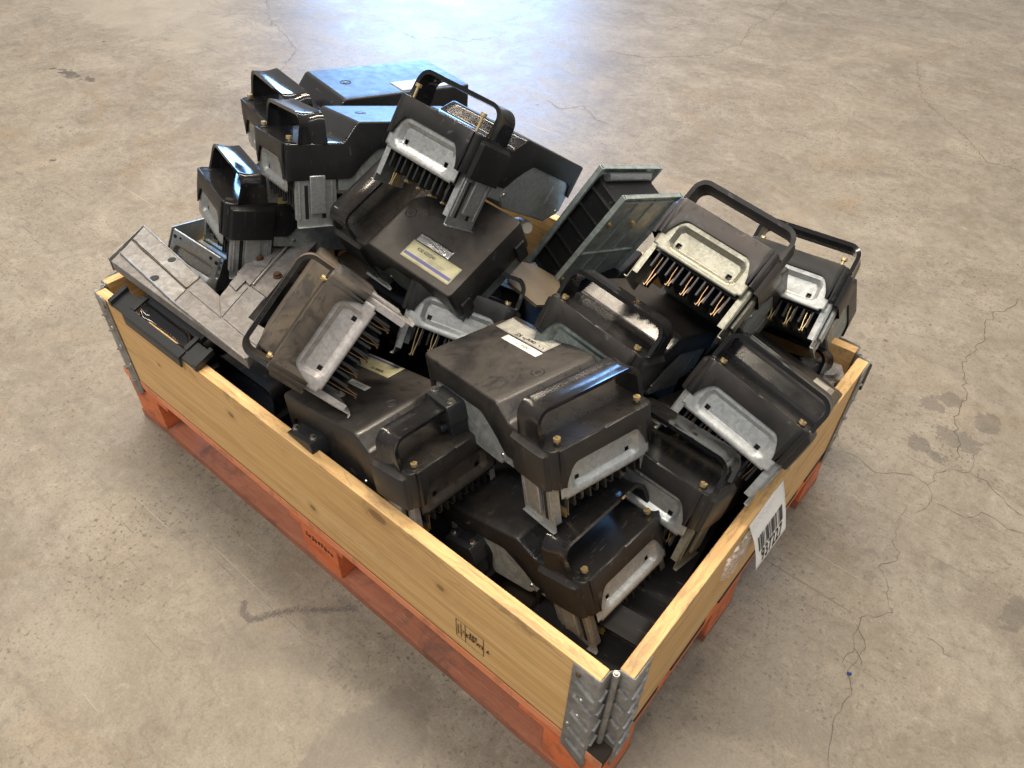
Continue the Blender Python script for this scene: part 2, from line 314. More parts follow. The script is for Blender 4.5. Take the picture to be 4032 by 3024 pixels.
def tube(bm, pts, r, n=8, flat=1.0):
    pts = [Vector(p) for p in pts]; rings = []
    up = Vector((0.3, 0.1, 1)).normalized()
    for i, p in enumerate(pts):
        d = (pts[min(i+1, len(pts)-1)]-pts[max(i-1, 0)]).normalized()
        s = d.cross(up).normalized(); u = s.cross(d)
        rings.append([bm.verts.new(p+s*r*math.cos(2*PI*k/n)+u*r*flat*math.sin(2*PI*k/n)) for k in range(n)])
    for a, b in zip(rings, rings[1:]):
        for k in range(n): bm.faces.new((a[k], a[(k+1) % n], b[(k+1) % n], b[k]))
    bm.faces.new(rings[0][::-1]); bm.faces.new(rings[-1])
def strip(bm, prof, y0, y1, t, M=None):
    """a bent metal strip: profile in (x,z), extruded y0..y1, thickness t"""
    n = len(prof); P = [Vector((p[0], p[1])) for p in prof]; off = []
    for i in range(n):
        d = (P[min(i+1, n-1)]-P[max(i-1, 0)]).normalized(); off.append(P[i]+Vector((-d.y, d.x))*t)
    loop = P+off[::-1]
    A = [bm.verts.new((p.x, y0, p.y)) for p in loop]; B = [bm.verts.new((p.x, y1, p.y)) for p in loop]
    if M is not None:
        for v in A+B: v.co = M @ v.co
    m = len(loop)
    for i in range(m): bm.faces.new((A[i], A[(i+1) % m], B[(i+1) % m], B[i]))
    for i in range(n-1):
        bm.faces.new((A[i], A[m-1-i], A[m-2-i], A[i+1])); bm.faces.new((B[i], B[i+1], B[m-2-i], B[m-1-i]))
def slab(bm, poly, z0, z1, shrink=0.0, M=None):
    c = Vector((sum(p[0] for p in poly)/len(poly), sum(p[1] for p in poly)/len(poly)))
    pp = []
    for p in poly:
        p = Vector(p[:2]); d = (c-p); pp.append(p+d.normalized()*shrink)
    A = [bm.verts.new((p.x, p.y, z0)) for p in pp]; B = [bm.verts.new((p.x, p.y, z1)) for p in pp]
    if M is not None:
        for v in A+B: v.co = M @ v.co
    n = len(pp)
    for i in range(n): bm.faces.new((A[i], A[(i+1) % n], B[(i+1) % n], B[i]))
    bm.faces.new(B); bm.faces.new(A[::-1])
    bmesh.ops.recalc_face_normals(bm, faces=bm.faces)
def shell_mesh(fn):
    bm = bmesh.new(); fn(bm); bmesh.ops.recalc_face_normals(bm, faces=bm.faces)
    return bm
def tag(o, label=None, cat=None, group=None, kind=None):
    if label: o['label'] = label
    if cat: o['category'] = cat
    if group: o['group'] = group
    if kind: o['kind'] = kind
    return o
def empty(name, mw=None):
    o = bpy.data.objects.new(name, None); COL.objects.link(o); o.empty_display_size = 0.05
    if mw is not None: o.matrix_world = mw
    return o
def text(body, size, m, parent, mw, name='lettering', bold=0.0, ax='CENTER', sx=1.0):
    c = bpy.data.curves.new(name, 'FONT'); c.body = body; c.size = size; c.align_x = ax; c.align_y = 'CENTER'; c.offset = bold
    c.materials.append(m); c.fill_mode = 'FRONT'
    tmp = bpy.data.objects.new('tmp', c); COL.objects.link(tmp); bpy.context.view_layer.update()
    me = bpy.data.meshes.new_from_object(tmp.evaluated_get(bpy.context.evaluated_depsgraph_get())); bpy.data.objects.remove(tmp); bpy.data.curves.remove(c)
    o = bpy.data.objects.new(name, me); COL.objects.link(o); o.parent = parent
    o.matrix_local = mw @ Matrix.Diagonal((sx, 1, 1, 1))
    return o

# ------------------------------------------------------------------ floor
bm = bmesh.new()
bmesh.ops.create_grid(bm, x_segments=2, y_segments=2, size=14)
fl = ob('floor', bm, concrete(), smooth=False); fl['kind'] = 'structure'
CR = {'a': [(0.003, 0.912), (0.034, 0.92), (0.066, 0.908), (0.087, 0.901), (0.114, 0.925), (0.143, 0.944), (0.167, 0.943), (0.182, 0.939), (0.2, 0.91), (0.199, 0.877), (0.182, 0.843)], 'b': [(0.182, 0.939), (0.19, 0.96), (0.185, 0.986), (0.202, 1.014), (0.238, 1.033), (0.236, 1.077), (0.235, 1.114)], 'b2': [(0.238, 1.033), (0.273, 1.033), (0.299, 1.01), (0.336, 0.99), (0.356, 0.985)], 'c': [(0.202, 0.903), (0.241, 0.903), (0.268, 0.904), (0.28, 0.919), (0.287, 0.939), (0.311, 0.941), (0.34, 0.93), (0.367, 0.94)], 'd': [(0.163, 0.859), (0.169, 0.848), (0.166, 0.825), (0.166, 0.802), (0.173, 0.795), (0.177, 0.768), (0.174, 0.751), (0.184, 0.74), (0.195, 0.736), (0.198, 0.713), (0.177, 0.685), (0.186, 0.671), (0.197, 0.66), (0.207, 0.642), (0.213, 0.621), (0.23, 0.598), (0.216, 0.578), (0.195, 0.565), (0.19, 0.553), (0.194, 0.524), (0.2, 0.494), (0.204, 0.478), (0.197, 0.462), (0.199, 0.441)], 'e': [(0.203, 0.487), (0.217, 0.476), (0.224, 0.462)], 'f': [(0.172, 1.776), (0.117, 1.618), (0.135, 1.508), (0.125, 1.383), (0.163, 1.287), (0.162, 1.185), (0.2, 1.106), (0.201, 1.053)], 'g': [(-0.656, 3.426), (-0.501, 3.011), (-0.386, 2.875), (-0.243, 2.733), (-0.138, 2.581), (-0.019, 2.598)], 'h': [(-1.734, 2.552), (-1.552, 2.61), (-1.371, 2.821), (-1.334, 3.058), (-1.407, 3.296), (-1.403, 3.489), (-1.467, 3.842)], 'i': [(-3.385, 1.951), (-3.148, 1.788), (-2.884, 1.691), (-2.717, 1.611), (-2.563, 1.395), (-2.395, 1.357)], 'j': [(-2.556, 2.093), (-2.445, 2.073), (-2.376, 2.182), (-2.274, 2.196), (-2.224, 2.329)], 'k': [(-1.602, 1.946), (-1.509, 1.914), (-1.457, 1.993), (-1.344, 1.926), (-1.259, 1.923)], 'l': [(-2.208, 0.965), (-2.131, 0.986), (-1.993, 0.923), (-1.899, 0.833)], 'm': [(0.189, 0.532), (0.218, 0.5), (0.21, 0.439), (0.231, 0.405), (0.225, 0.342), (0.247, 0.271)], 'n': [(0.292, 0.587), (0.31, 0.589), (0.323, 0.577), (0.337, 0.578)]}
crackm = simple('crack_dirt', (0.095, 0.077, 0.062), 0.8)
bm = bmesh.new()
def ribbon(bm, pts, wd, z):
    P = []
    for a, b in zip(pts, pts[1:]):
        a = Vector(a); b = Vector(b); n = max(2, int((b-a).length/0.012)); pr = Vector((-(b-a).y, (b-a).x)).normalized()
        for k in range(n):
            t = k/n; P.append(a.lerp(b, t)+pr*(random.gauss(0, 0.0016)*min(1+(a.length), 3) if k else 0))
    P.append(Vector(pts[-1])); prev = None
    for i, p in enumerate(P):
        d = (P[min(i+1, len(P)-1)]-P[max(i-1, 0)]).normalized(); s = Vector((-d.y, d.x)); ww = wd*random.uniform(0.45, 1.25)*(0.4 if i in (0, len(P)-1) else 1)
        q = (bm.verts.new((*(p+s*ww/2), z)), bm.verts.new((*(p-s*ww/2), z)))
        if prev: bm.faces.new((prev[0], prev[1], q[1], q[0]))
        prev = q
for k, pts in CR.items():
    far = Vector(pts[0]).length
    ribbon(bm, pts, 0.00095 if far < 1.3 else 0.0017, 0.0006)
ob('crack', bm, crackm, fl, smooth=False)
# tyre skid left of the pallet
bm = bmesh.new()
skid = [(-0.654, -0.132), (-0.640, -0.146), (-0.617, -0.148), (-0.6, -0.121), (-0.577, -0.088), (-0.535, -0.05), (-0.493, -0.011)]
for i in range(650):
    t = random.random()*(len(skid)-1.001); k = int(t); p = Vector(skid[k]).lerp(Vector(skid[k+1]), t-k)
    p += Vector((random.gauss(0, 0.0030), random.gauss(0, 0.0030))); r = random.uniform(0.0006, 0.0019)
    vs = [bm.verts.new((p.x+r*random.uniform(.6, 1.4)*math.cos(a*PI/2.5), p.y+r*random.uniform(.6, 1.4)*math.sin(a*PI/2.5), 0.0005+i*1e-7)) for a in range(5)]
    bm.faces.new(vs)
ob('skid_mark', bm, simple('rubber_mark', (0.15, 0.13, 0.118), 0.7), fl, smooth=False)

# ------------------------------------------------------------------ pallet
pal = tag(empty('pallet', Matrix.Translation((-0.6, 0.4, 0))), 'orange painted wooden pallet on the floor under the pine collar', 'pallet')
def prt(name, x0, x1, y0, y1, z0, z1, m, rx=0.0, bev=0.0015, parent=None, rough_edge=0.0):
    bm = bmesh.new(); lx, ly, lz = (x1-x0)/2, (y1-y0)/2, (z1-z0)/2
    box(bm, -lx, lx, -ly, ly, -lz, lz)
    if rough_edge:
        bmesh.ops.subdivide_edges(bm, edges=[e for e in bm.edges if abs((e.verts[0].co-e.verts[1].co).normalized().x) > .9 or abs((e.verts[0].co-e.verts[1].co).normalized().y) > .9], cuts=40, use_grid_fill=True)
        for v in bm.verts:
            n = noise.noise(Vector((v.co.x*18, v.co.y*18, v.co.z*30+x0*7)))
            v.co += Vector((0, n*rough_edge, n*rough_edge*0.8))
    o = ob(name, bm, m, parent or pal, smooth=True, bev=0 if rough_edge else bev)
    o.location = Vector(((x0+x1)/2, (y0+y1)/2, (z0+z1)/2))-(parent or pal).location
    return o
def prt_y(*a, **k): return prt(*a, **k)
for i, (y0, y1) in enumerate(((0.0, 0.143), (0.182, 0.282), (0.328, 0.472), (0.518, 0.618), (0.657, 0.80))):
    prt('deck_board', -1.2, 0.0, y0, y1, 0.1225, 0.1435, MT['deck'])
for y_, ys in ((-0.0009, 0.0), (0.80, 0.8009)):
    prt('deck_edge', -1.2, 0.0, y_, ys, 0.1225, 0.1438, MT['edgepaint'])
for x0 in (-1.2, -0.6725, -0.145):
    prt('cross_bearer', x0+.001, x0+0.144, 0.0015, 0.7985, 0.1005, 0.122, MT['orange'])
for y0 in (0.0, 0.3275, 0.70):
    prt('bottom_board', -1.2, 0.0, y0, y0+0.10, 0.0005, 0.022, MT['redbrown'], rough_edge=0.0012)
for x0, x1 in ((-1.2, -1.10), (-0.645, -0.545), (-0.10, 0.0)):
    for y0 in (0.002, 0.33, 0.70):
        bk = prt('block', x0+.002, x1-.002, y0, y0+0.096, 0.0225, 0.10, MT['orange'])
# illegible ink print on the middle block
bm = bmesh.new()
for i in range(9):
    x = -0.632+i*0.0085
    for k in range(4):
        a = x+random.uniform(0, .004); z = 0.074+random.uniform(0, .012)
        box(bm, a, a+random.uniform(.0015, .0045), 0.0, 0.0006, z, z+random.uniform(.001, .004))
o = ob('ink_stamp', bm, MT['ink'], pal, smooth=False); o.location = -pal.location+Vector((0.0, 0.0010, 0.004))
# ------------------------------------------------------------------ collar
colr = tag(empty('pallet_collar', Matrix.Translation((-0.6, 0.4, 0.144))), 'yellow pine pallet collar with galvanised corner hinges standing on the orange pallet', 'pallet collar')
Z0, Z1 = 0.1445, 0.344
def board(name, cx, cy, ln, rot, m):
    bm = bmesh.new(); h = (Z1-Z0)/2
    box(bm, -ln/2, ln/2, -0.01, 0.01, -h, h)
    o = ob(name, bm, m, colr, bev=0.0018)
    o.matrix_local = Matrix.Translation(Vector((cx, cy, (Z0+Z1)/2))-colr.location) @ Matrix.Rotation(rot, 4, 'Z')
    return o
b_front = board('side_board', -0.6, 0.01, 1.144, 0, MT['pine_long'])
board('side_board', -0.6, 0.79, 1.144, 0, MT['pine'])
board('end_board', -0.01, 0.4, 0.744, PI/2, MT['pine'])
board('end_board', -1.19, 0.4, 0.744, PI/2, MT['pine'])
def hinge(origin, a, b):
    a = Vector((*a, 0)); b = Vector((*b, 0))
    M = Matrix.Translation(Vector(origin)-colr.location) @ Matrix((a, b, Vector((0, 0, 1)))).transposed().to_4x4()
    flip = a.cross(b).z < 0
    hg = bpy.data.objects.new('corner_hinge', None); COL.objects.link(hg); hg.parent = colr; hg.matrix_local = M
    # M may mirror; bake it into the meshes instead
    hg.matrix_local = Matrix.Translation(Vector(origin)-colr.location)
    R = Matrix((a, b, Vector((0, 0, 1)))).transposed().to_4x4()
    def leaf(sw):
        # plate seen in (along board, up) with a tapered foot
        bm = bmesh.new(); t = 0.0015; n_ = 14
        f = (lambda x, y, z: Vector((x, y, z))) if not sw else (lambda x, y, z: Vector((y, x, z)))
        prof = [(0.066, -0.0018), (0.028, -0.0018), (0.0262, 0.0), (0.0262, 0.0165), (0.0235, 0.0195)]
        foot = {0: 0.112, 1: 0.083, 2: 0.085, 3: 0.12, 4: 0.145}
        zs = [None]*5; cols = []
        for i, (x, y) in enumerate(prof):
            cols.append([bm.verts.new(f(x, y, foot[i]+(0.3465-foot[i])*k/n_)) for k in range(n_+1)])
        for A, B in zip(cols, cols[1:]):
            for k in range(n_): bm.faces.new((A[k], B[k], B[k+1], A[k+1]))
        # pressed chevron ribs on both faces of the bend
        for z in (0.300, 0.262, 0.215, 0.168, 0.130):
            for (p, q) in (((0.058, z+0.012), (0.030, z-0.006)), ((0.020, z-0.004), (0.004, z+0.006))):
                if p[0] > 0.026: pts = [f(p[0]+(q[0]-p[0])*s, -0.0030, p[1]+(q[1]-p[1])*s) for s in (0, .25, .5, .75, 1)]
                else: pts = [f(0.0252, 0.0175-p[0]*0.8-(q[0]-p[0])*0.8*s, p[1]+(q[1]-p[1])*s) for s in (0, .5, 1)]
                tube(bm, [R @ v for v in pts] if False else pts, 0.0034, 10, 0.6)
        bmesh.ops.transform(bm, matrix=R, verts=bm.verts)
        bmesh.ops.recalc_face_normals(bm, faces=bm.faces)
        return bm
    for sw in (False, True):
        lf = ob('hinge_leaf', leaf(sw), MT['hinge'], hg, smooth=True)
        s = lf.modifiers.new('s', 'SOLIDIFY'); s.thickness = 0.0012; s.offset = 0
        f = (lambda x, y, z: Vector((x, y, z))) if not sw else (lambda x, y, z: Vector((y, x, z)))
        for (x, z) in ((0.057, 0.326), (0.047, 0.272), (0.048, 0.226), (0.060, 0.185)):
            bm = bmesh.new(); cyl(bm, R @ f(x, -0.0018, z), R @ f(x, -0.0042, z), 0.0042, 14, 0.0028)
            bmesh.ops.recalc_face_normals(bm, faces=bm.faces)
            ob('rivet', bm, MT['rust'] if sw is False and z > 0.3 else MT['zinc'], lf)
    bm = bmesh.new()
    c = R @ Vector((0.0195, 0.0195, 0))
    for k in range(5):
        z0 = 0.150+k*0.0392; cyl(bm, (c.x, c.y, z0+0.0006), (c.x, c.y, z0+0.0386), 0.0046, 18)
    cyl(bm, (c.x, c.y, 0.148), (c.x, c.y, 0.3475), 0.0026, 14)
    bmesh.ops.recalc_face_normals(bm, faces=bm.faces)
    ob('hinge_pin', bm, MT['hinge'], hg, bev=0.0004)
hinge((0, 0, 0), (-1, 0), (0, 1)); hinge((-1.2, 0, 0), (1, 0), (0, 1)); hinge((0, 0.8, 0), (-1, 0), (0, -1)); hinge((-1.2, 0.8, 0), (1, 0), (0, -1))
# heat-treatment stamp on the front board, printed upside down
st = bpy.data.objects.new('wood_stamp', None); COL.objects.link(st); st.parent = b_front
st.matrix_local = Matrix.Translation((0.6-0.236, -0.0108, -0.2443+0.1955)) @ Matrix.Rotation(PI/2, 4, 'X') @ Matrix.Rotation(PI, 4, 'Z')
bm = bmesh.new()
def ln(bm, x0, y0, x1, y1, wd=0.0011, z=0.0):
    d = Vector((x1-x0, y1-y0)).normalized(); s = Vector((-d.y, d.x))*wd/2
    bm.faces.new([bm.verts.new((x0+s.x, y0+s.y, z)), bm.verts.new((x0-s.x, y0-s.y, z)), bm.verts.new((x1-s.x, y1-s.y, z)), bm.verts.new((x1+s.x, y1+s.y, z))])
W2, H2 = 0.026, 0.0235
for q in ((-W2, -H2, W2, -H2), (W2, -H2, W2, H2), (W2, H2, -W2, H2), (-W2, H2, -W2, -H2), (0.0085, -H2, 0.0085, H2), (0.0165, -H2*.85, 0.0165, H2*.8)): ln(bm, *q)
for k in range(9): ln(bm, 0.017, -0.010+k*0.003, 0.023, -0.013+k*0.003, 0.0004, 0.0001)
ln(bm, 0.0225, -0.012, 0.0225, 0.015)
ob('stamp_frame', bm, MT['ink'], st, smooth=False)
for body, x, y, s in (('LV-012', -0.0087, 0.001, 0.0115), ('HT', -0.006, -0.0095, 0.0115), ('7', -0.0345, -0.001, 0.0115)):
    text(body, s, MT['ink'], st, Matrix.Translation((x, y, 0.0002)), bold=0.0005)
text('IPPC', 0.0062, MT['ink'], st, Matrix.Translation((0.0125, 0.0, 0.0002)) @ Matrix.Rotation(PI/2, 4, 'Z'))

# ------------------------------------------------------------------ plug-in tap-off box
VAR = ''
def variant(v):
    '''the two newest boxes are a longer model with a taller step'''
    global VAR, L1, L2, LL, H2_, SK
    VAR = v
    if v: L1, L2, LL, H2_ = 0.0971, 0.1185, 0.3563, 0.0319
    else: L1, L2, LL, H2_ = 0.0906, 0.1143, 0.3005, 0.0228
    o = LL-0.3005
    SK = [(0, -FH), (0.106, -FH), (0.112, -0.053), (0.124, -0.038), (0.140, -0.0235), (0.155, -0.0115), (0.165, -0.0105), (0.272+o, -0.0115), (0.282+o, -0.016), (0.288+o, -0.033), (LL, -0.034)]
WM = 0.165; HF = WM/2
L1, L2, LL, H2_ = 0.0906, 0.1143, 0.3005, 0.0228
FH = 0.0575
def top_w(v):
    def sm(t): return t*t*(3-2*t)
    if v <= L1-0.003: return 0.0
    if v >= L2+0.003: return H2_
    t = (v-(L1-0.003))/(L2-L1+0.006)
    # near-straight ramp with rounded ends
    e = 0.14
    if t < e: return H2_*(t*t/(2*e))/(1-e)
    if t > 1-e: return H2_*(1-(1-t)**2/(2*e)/(1-e))
    return H2_*(t-e/2)/(1-e)
SK = [(0, -FH), (0.106, -FH), (0.112, -0.053), (0.124, -0.038), (0.140, -0.0235), (0.155, -0.0115), (0.165, -0.0105), (0.272, -0.0115), (0.282, -0.016), (0.288, -0.033), (LL, -0.034)]
def skirt(v):
    for (a, wa), (b, wb) in zip(SK, SK[1:]):
        if v <= b: return wa+(wb-wa)*(v-a)/(b-a)
    return SK[-1][1]
def half(v):
    r = 0.010
    if v < r: return HF-r+math.sqrt(max(0, r*r-(r-v)**2))
    r = 0.006
    if v > LL-r: return HF-r+math.sqrt(max(0, r*r-(v-LL+r)**2))
    return HF
def cover_bm():
    bm = bmesh.new()
    vs = [0, 0.0006, 0.002, 0.0045, 0.008, 0.015, 0.03, 0.05, 0.07, 0.082, L1-0.0051, L1-0.003, L1+0.0004, L1+0.0034, (L1+L2)/2, 0.106 if not VAR else 0.1085, L2-0.0043, L2-0.0008, L2+0.003, 0.124, 0.132, 0.140, 0.148, 0.155, 0.165, 0.20, 0.24, LL-0.0285, LL-0.0235, LL-0.0185, LL-0.0125, LL-0.006, LL-0.003, LL-0.001, LL]
    rows = []
    NS = 5
    for v in vs:
        h = half(v); t = top_w(v); b = skirt(v); re = 0.0035
        row = [(-h, v, b), (-h, v, b*0.5+(t-re)*0.5), (-h, v, t-re)]
        for k in range(1, NS+1):
            a = k/NS*PI/2; row.append((-h+re*(1-math.cos(a)), v, t-re+re*math.sin(a)))
        # a shallow crown keeps the highlight from being perfectly flat
        for k in range(1, 10): row.append((-h+re+(2*h-2*re)*k/10, v, t+0.0003*math.sin(PI*k/10)))
        for k in range(NS, 0, -1):
            a = k/NS*PI/2; row.append((h-re*(1-math.cos(a)), v, t-re+re*math.sin(a)))
        row += [(h, v, t-re), (h, v, b*0.5+(t-re)*0.5), (h, v, b)]
        rows.append([bm.verts.new(p) for p in row])
    for a, b in zip(rows, rows[1:]):
        for k in range(len(a)-1): bm.faces.new((a[k], a[k+1], b[k+1], b[k]))
    # rear wall
    r = rows[-1]; n = len(r)
    for k in range(n//2):
        if k < n-2-k: 
            q = (r[k], r[k+1], r[n-2-k], r[n-1-k])
            if len(set(q)) == 4: bm.faces.new(q)
    # front wall with the cut-out for the metal panel
    h0 = half(0)
    us = [-h0, -0.0665, -0.0655, -0.0645, -0.0625, -0.060, -0.057, -0.054, -0.050, -0.046, -0.03, 0, 0.03, 0.046, 0.050, 0.054, 0.057, 0.060, 0.0625, 0.0645, 0.0655, 0.0665, h0]
    def cut(u):
        a = abs(u); top = -0.026
        if a > 0.0662: return -FH
        if a > 0.0620: return -FH+0.014*math.sqrt(max(0, (0.0662-a)/0.0042))
        if a > 0.0600: return -FH+0.014+0.004*(0.0620-a)/0.002
        if a > 0.046: 
            t = (0.0600-a)/0.014; return (-FH+0.018)+(top+FH-0.018)*math.sin(t*PI/2)**0.8
        return top
    T = [bm.verts.new((u, 0, -0.0)) for u in us]; Mi = [bm.verts.new((u, 0, (cut(u)*0.5))) for u in us]; B = [bm.verts.new((u, 0, cut(u))) for u in us]
    for k in range(len(us)-1):
        bm.faces.new((T[k], T[k+1], Mi[k+1], Mi[k])); bm.faces.new((Mi[k], Mi[k+1], B[k+1], B[k]))
    bmesh.ops.remove_doubles(bm, verts=bm.verts, dist=0.0004)
    bmesh.ops.recalc_face_normals(bm, faces=bm.faces)
    return bm
def ear_bm(s):
    bm = bmesh.new()
    # flared cheek standing proud of the side wall
    vs = [(0.0085, 0.0), (0.012, 0.0065), (0.020, 0.0085), (0.07, 0.0085), (0.080, 0.0075), (0.083, 0.0)]
    rows = []
    for z, k in ((-0.0085, 0.55), (-0.0098, 0.9), (-0.013, 1.0), (-0.04, 1.0), (-0.0605, 0.92)):
        rows.append([bm.verts.new((s*(HF-0.0005+o*k), v, z)) for v, o in vs])
    for a, b in zip(rows, rows[1:]):
        for k in range(len(a)-1): bm.faces.new((a[k], a[k+1], b[k+1], b[k]))
    top = [bm.verts.new((s*(HF-0.0005), v, -0.004)) for v, o in vs]
    for k in range(len(vs)-1): bm.faces.new((top[k], top[k+1], rows[0][k+1], rows[0][k]))
    bmesh.ops.recalc_face_normals(bm, faces=bm.faces)
    return bm
HU, HH, HV0, HV1 = 0.0815, 0.0440, 0.0235, 0.0640
def handle_bm():
    bm = bmesh.new(); R = 0.019; n = 9
    path = [(-HU, -0.001), (-HU, HH*0.25)]
    for k in range(n+1):
        a = PI-k/n*PI/2; path.append((-HU+R+R*math.cos(a), HH-R+R*math.sin(a)))
    path += [(-HU*0.4, HH), (0, HH), (HU*0.4, HH)]
    path += [(-p[0], p[1]) for p in path[:n+3][::-1]]
    t = 0.0050; rows = []
    # section across v: saddle outside, flat inside
    sec = []
    NV = 9
    P = [Vector(p) for p in path]; N_ = []
    for i in range(len(P)):
        d = (P[min(i+1, len(P)-1)]-P[max(i-1, 0)]).normalized(); N_.append(Vector((-d.y, d.x)))
    for i, (p, nn) in enumerate(zip(P, N_)):
        flare = max(0.0, 1-p.y/HH); v0 = HV0-0.004*flare**2; v1 = HV1+0.004*flare**2
        row = []
        for k in range(NV):
            s = k/(NV-1); off = 0.0032*(abs(2*s-1)**2.2)
            if k in (0, NV-1): off -= 0.0010
            q = p+nn*(off-0.0032*0+0.0); row.append(bm.verts.new((q.x, v0+(v1-v0)*s, q.y)))
        for k in range(NV-1, -1, -1):
            s = k/(NV-1); q = p-nn*(t-0.001*abs(2*s-1)); row.append(bm.verts.new((q.x, v0+0.0012+(v1-v0-0.0024)*s, q.y)))
        rows.append(row)
    m = len(rows[0])
    for a, b in zip(rows, rows[1:]):
        for k in range(m): bm.faces.new((a[k], a[(k+1) % m], b[(k+1) % m], b[k]))
    bmesh.ops.recalc_face_normals(bm, faces=bm.faces)
    return bm
def panel_bm(hw=0.073, z0=-0.0787, z1=-0.012, v0=0.0032, holes=True):
    bm = bmesh.new()
    us = sorted(set([round(-hw+2*hw*k/44, 5) for k in range(45)]+[-0.0455, -0.0385, 0.0385, 0.0455]))
    ws = sorted(set([round(z0+(z1-z0)*k/20, 5) for k in range(21)]+[-0.0635, -0.0565]))
    cx, cz, rx, rz, rad = 0, -0.0515, 0.0565, 0.0195, 0.012
    def dep(u, w_):
        qx = max(abs(u-cx)-(rx-rad), 0); qz = max(abs(w_-cz)-(rz-rad), 0); dd = math.hypot(qx, qz)-rad
        return -max(0, min(1, -dd/0.007))
    def sm(t): return t*t*(3-2*t)
    g = [[bm.verts.new((u, v0+0.0075*sm(-dep(u, w_)), w_)) for u in us] for w_ in ws]
    for i in range(len(ws)-1):
        for j in range(len(us)-1):
            uc = (us[j]+us[j+1])/2; wc = (ws[i]+ws[i+1])/2
            if holes and 0.0385 < abs(uc) < 0.0455 and -0.0635 < wc < -0.0565: continue
            # notched bottom corners
            if abs(uc) > 0.066 and wc < -0.074: continue
            if abs(uc) > 0.068 and wc > -0.050: continue
            bm.faces.new((g[i][j], g[i][j+1], g[i+1][j+1], g[i+1][j]))
    for v in [v for v in bm.verts if not v.link_faces]: bm.verts.remove(v)
    bmesh.ops.recalc_face_normals(bm, faces=bm.faces)
    return bm
def arm_bm(s):
    bm = bmesh.new(); A = 0.1347; u0 = HF-0.005
    def M_(x): return x
    # plate with bent edges
    box(bm, s*u0, s*(u0+0.0013), 0.014, 0.082, -A, -0.045)
    box(bm, s*(u0-0.009), s*u0, 0.014, 0.0153, -A+0.012, -0.045)
    box(bm, s*(u0-0.009), s*u0, 0.0807, 0.082, -A+0.012, -0.045)
    box(bm, s*(u0+0.0013), s*(u0+0.0060), 0.014, 0.082, -A-0.0002, -A+0.0016)
    # long pressed ribs
    for v in (0.0195, 0.0745): tube(bm, [(s*(u0+0.0014), v, -A+0.014), (s*(u0+0.0014), v, -0.055)], 0.0018, 8)
    bmesh.ops.recalc_face_normals(bm, faces=bm.faces)
    return bm
def latch_bm(s):
    bm = bmesh.new(); u0 = HF-0.005
    box(bm, s*(u0+0.0018), s*(u0+0.0075), 0.036, 0.062, -0.112, -0.050)
    bmesh.ops.recalc_face_normals(bm, faces=bm.faces)
    return bm
def slots_bm(s):
    bm = bmesh.new(); u0 = HF-0.005
    for v0, v1, a, b in ((0.028, 0.034, -0.121, -0.066), (0.056, 0.063, -0.121, -0.1135)):
        box(bm, s*(u0+0.0002), s*(u0+0.0016), v0, v1, a, b)
    bmesh.ops.recalc_face_normals(bm, faces=bm.faces)
    return bm
def comb_bm():
    bm = bmesh.new()
    box(bm, -0.068, 0.068, 0.016, 0.080, -0.080, -0.030)
    for k in range(5):
        for o, z_ in ((-0.0072, -0.104), (0.0072, -0.108)):
            u = -0.052+k*0.026+o
            box(bm, u-0.0019, u+0.0019, 0.014, 0.070, z_, -0.0795)
    bmesh.ops.recalc_face_normals(bm, faces=bm.faces)
    return bm
def clip_bm(u, big=False):
    bm = bmesh.new(); k = 1.25 if big else 1.0
    for s in (-1, 1):
        e = 0.027 if big else 0.0
        e = 0.016 if big else 0.0
        prof = [(u+s*0.0036, -0.076), (u+s*0.0030, -0.096-e*.4), (u+s*0.0014, -0.1060-e), (u+s*0.0013, -0.1090-e), (u+s*0.0022, -0.1125-e), (u+s*0.0030, -0.1110-e)]
        strip(bm, prof, 0.024, 0.038, 0.0013)
    bmesh.ops.recalc_face_normals(bm, faces=bm.faces)
    return bm
def body_bm():
    bm = bmesh.new(); h = HF*0.945
    prof = [(0.086, -0.0775), (0.120, -0.0785), (0.130, -0.0870), (LL-0.0385, -0.0860), (LL-0.0045, -0.0600), (LL-0.0045, H2_-0.006), (L2+0.0120, H2_-0.006), (0.104, -0.018), (0.086, -0.030)]
    A = [bm.verts.new((-h, v, w_)) for v, w_ in prof]; B = [bm.verts.new((h, v, w_)) for v, w_ in prof]; m = len(prof)
    for k in range(m): bm.faces.new((A[k], A[(k+1) % m], B[(k+1) % m], B[k]))
    bm.faces.new(A); bm.faces.new(B[::-1])
    bmesh.ops.recalc_face_normals(bm, faces=bm.faces)
    return bm
def splate_bm(s):
    bm = bmesh.new(); h = HF*0.945
    def pr(P, a, b):
        A = [bm.verts.new((s*a, v, w_)) for v, w_ in P]; B = [bm.verts.new((s*b, v, w_)) for v, w_ in P]; m = len(P)
        for k in range(m): bm.faces.new((A[k], A[(k+1) % m], B[(k+1) % m], B[k]))
        bm.faces.new(A); bm.faces.new(B[::-1])
    pr([(0.114, -0.072), (0.132, -0.0850), (LL-0.0385, -0.0835), (LL-0.0125, -0.066), (LL-0.0105, -0.010), (0.152, -0.006), (0.118, -0.045)], h, h+0.0012)
    pr([(LL-0.0625, -0.058), (LL-0.0245, -0.054), (LL-0.0245, -0.022), (LL-0.0605, -0.024)], h+0.0012, h+0.0020)
    bmesh.ops.recalc_face_normals(bm, faces=bm.faces)
    return bm
def srivet_bm(s, v, w_):
    bm = bmesh.new(); h = HF*0.945
    cyl(bm, (s*(h+0.0011), v, w_), (s*(h+0.0028), v, w_), 0.0036, 16, 0.0026); cyl(bm, (s*(h+0.0028), v, w_), (s*(h+0.0020), v, w_), 0.0012, 8)
    bmesh.ops.recalc_face_normals(bm, faces=bm.faces)
    return bm
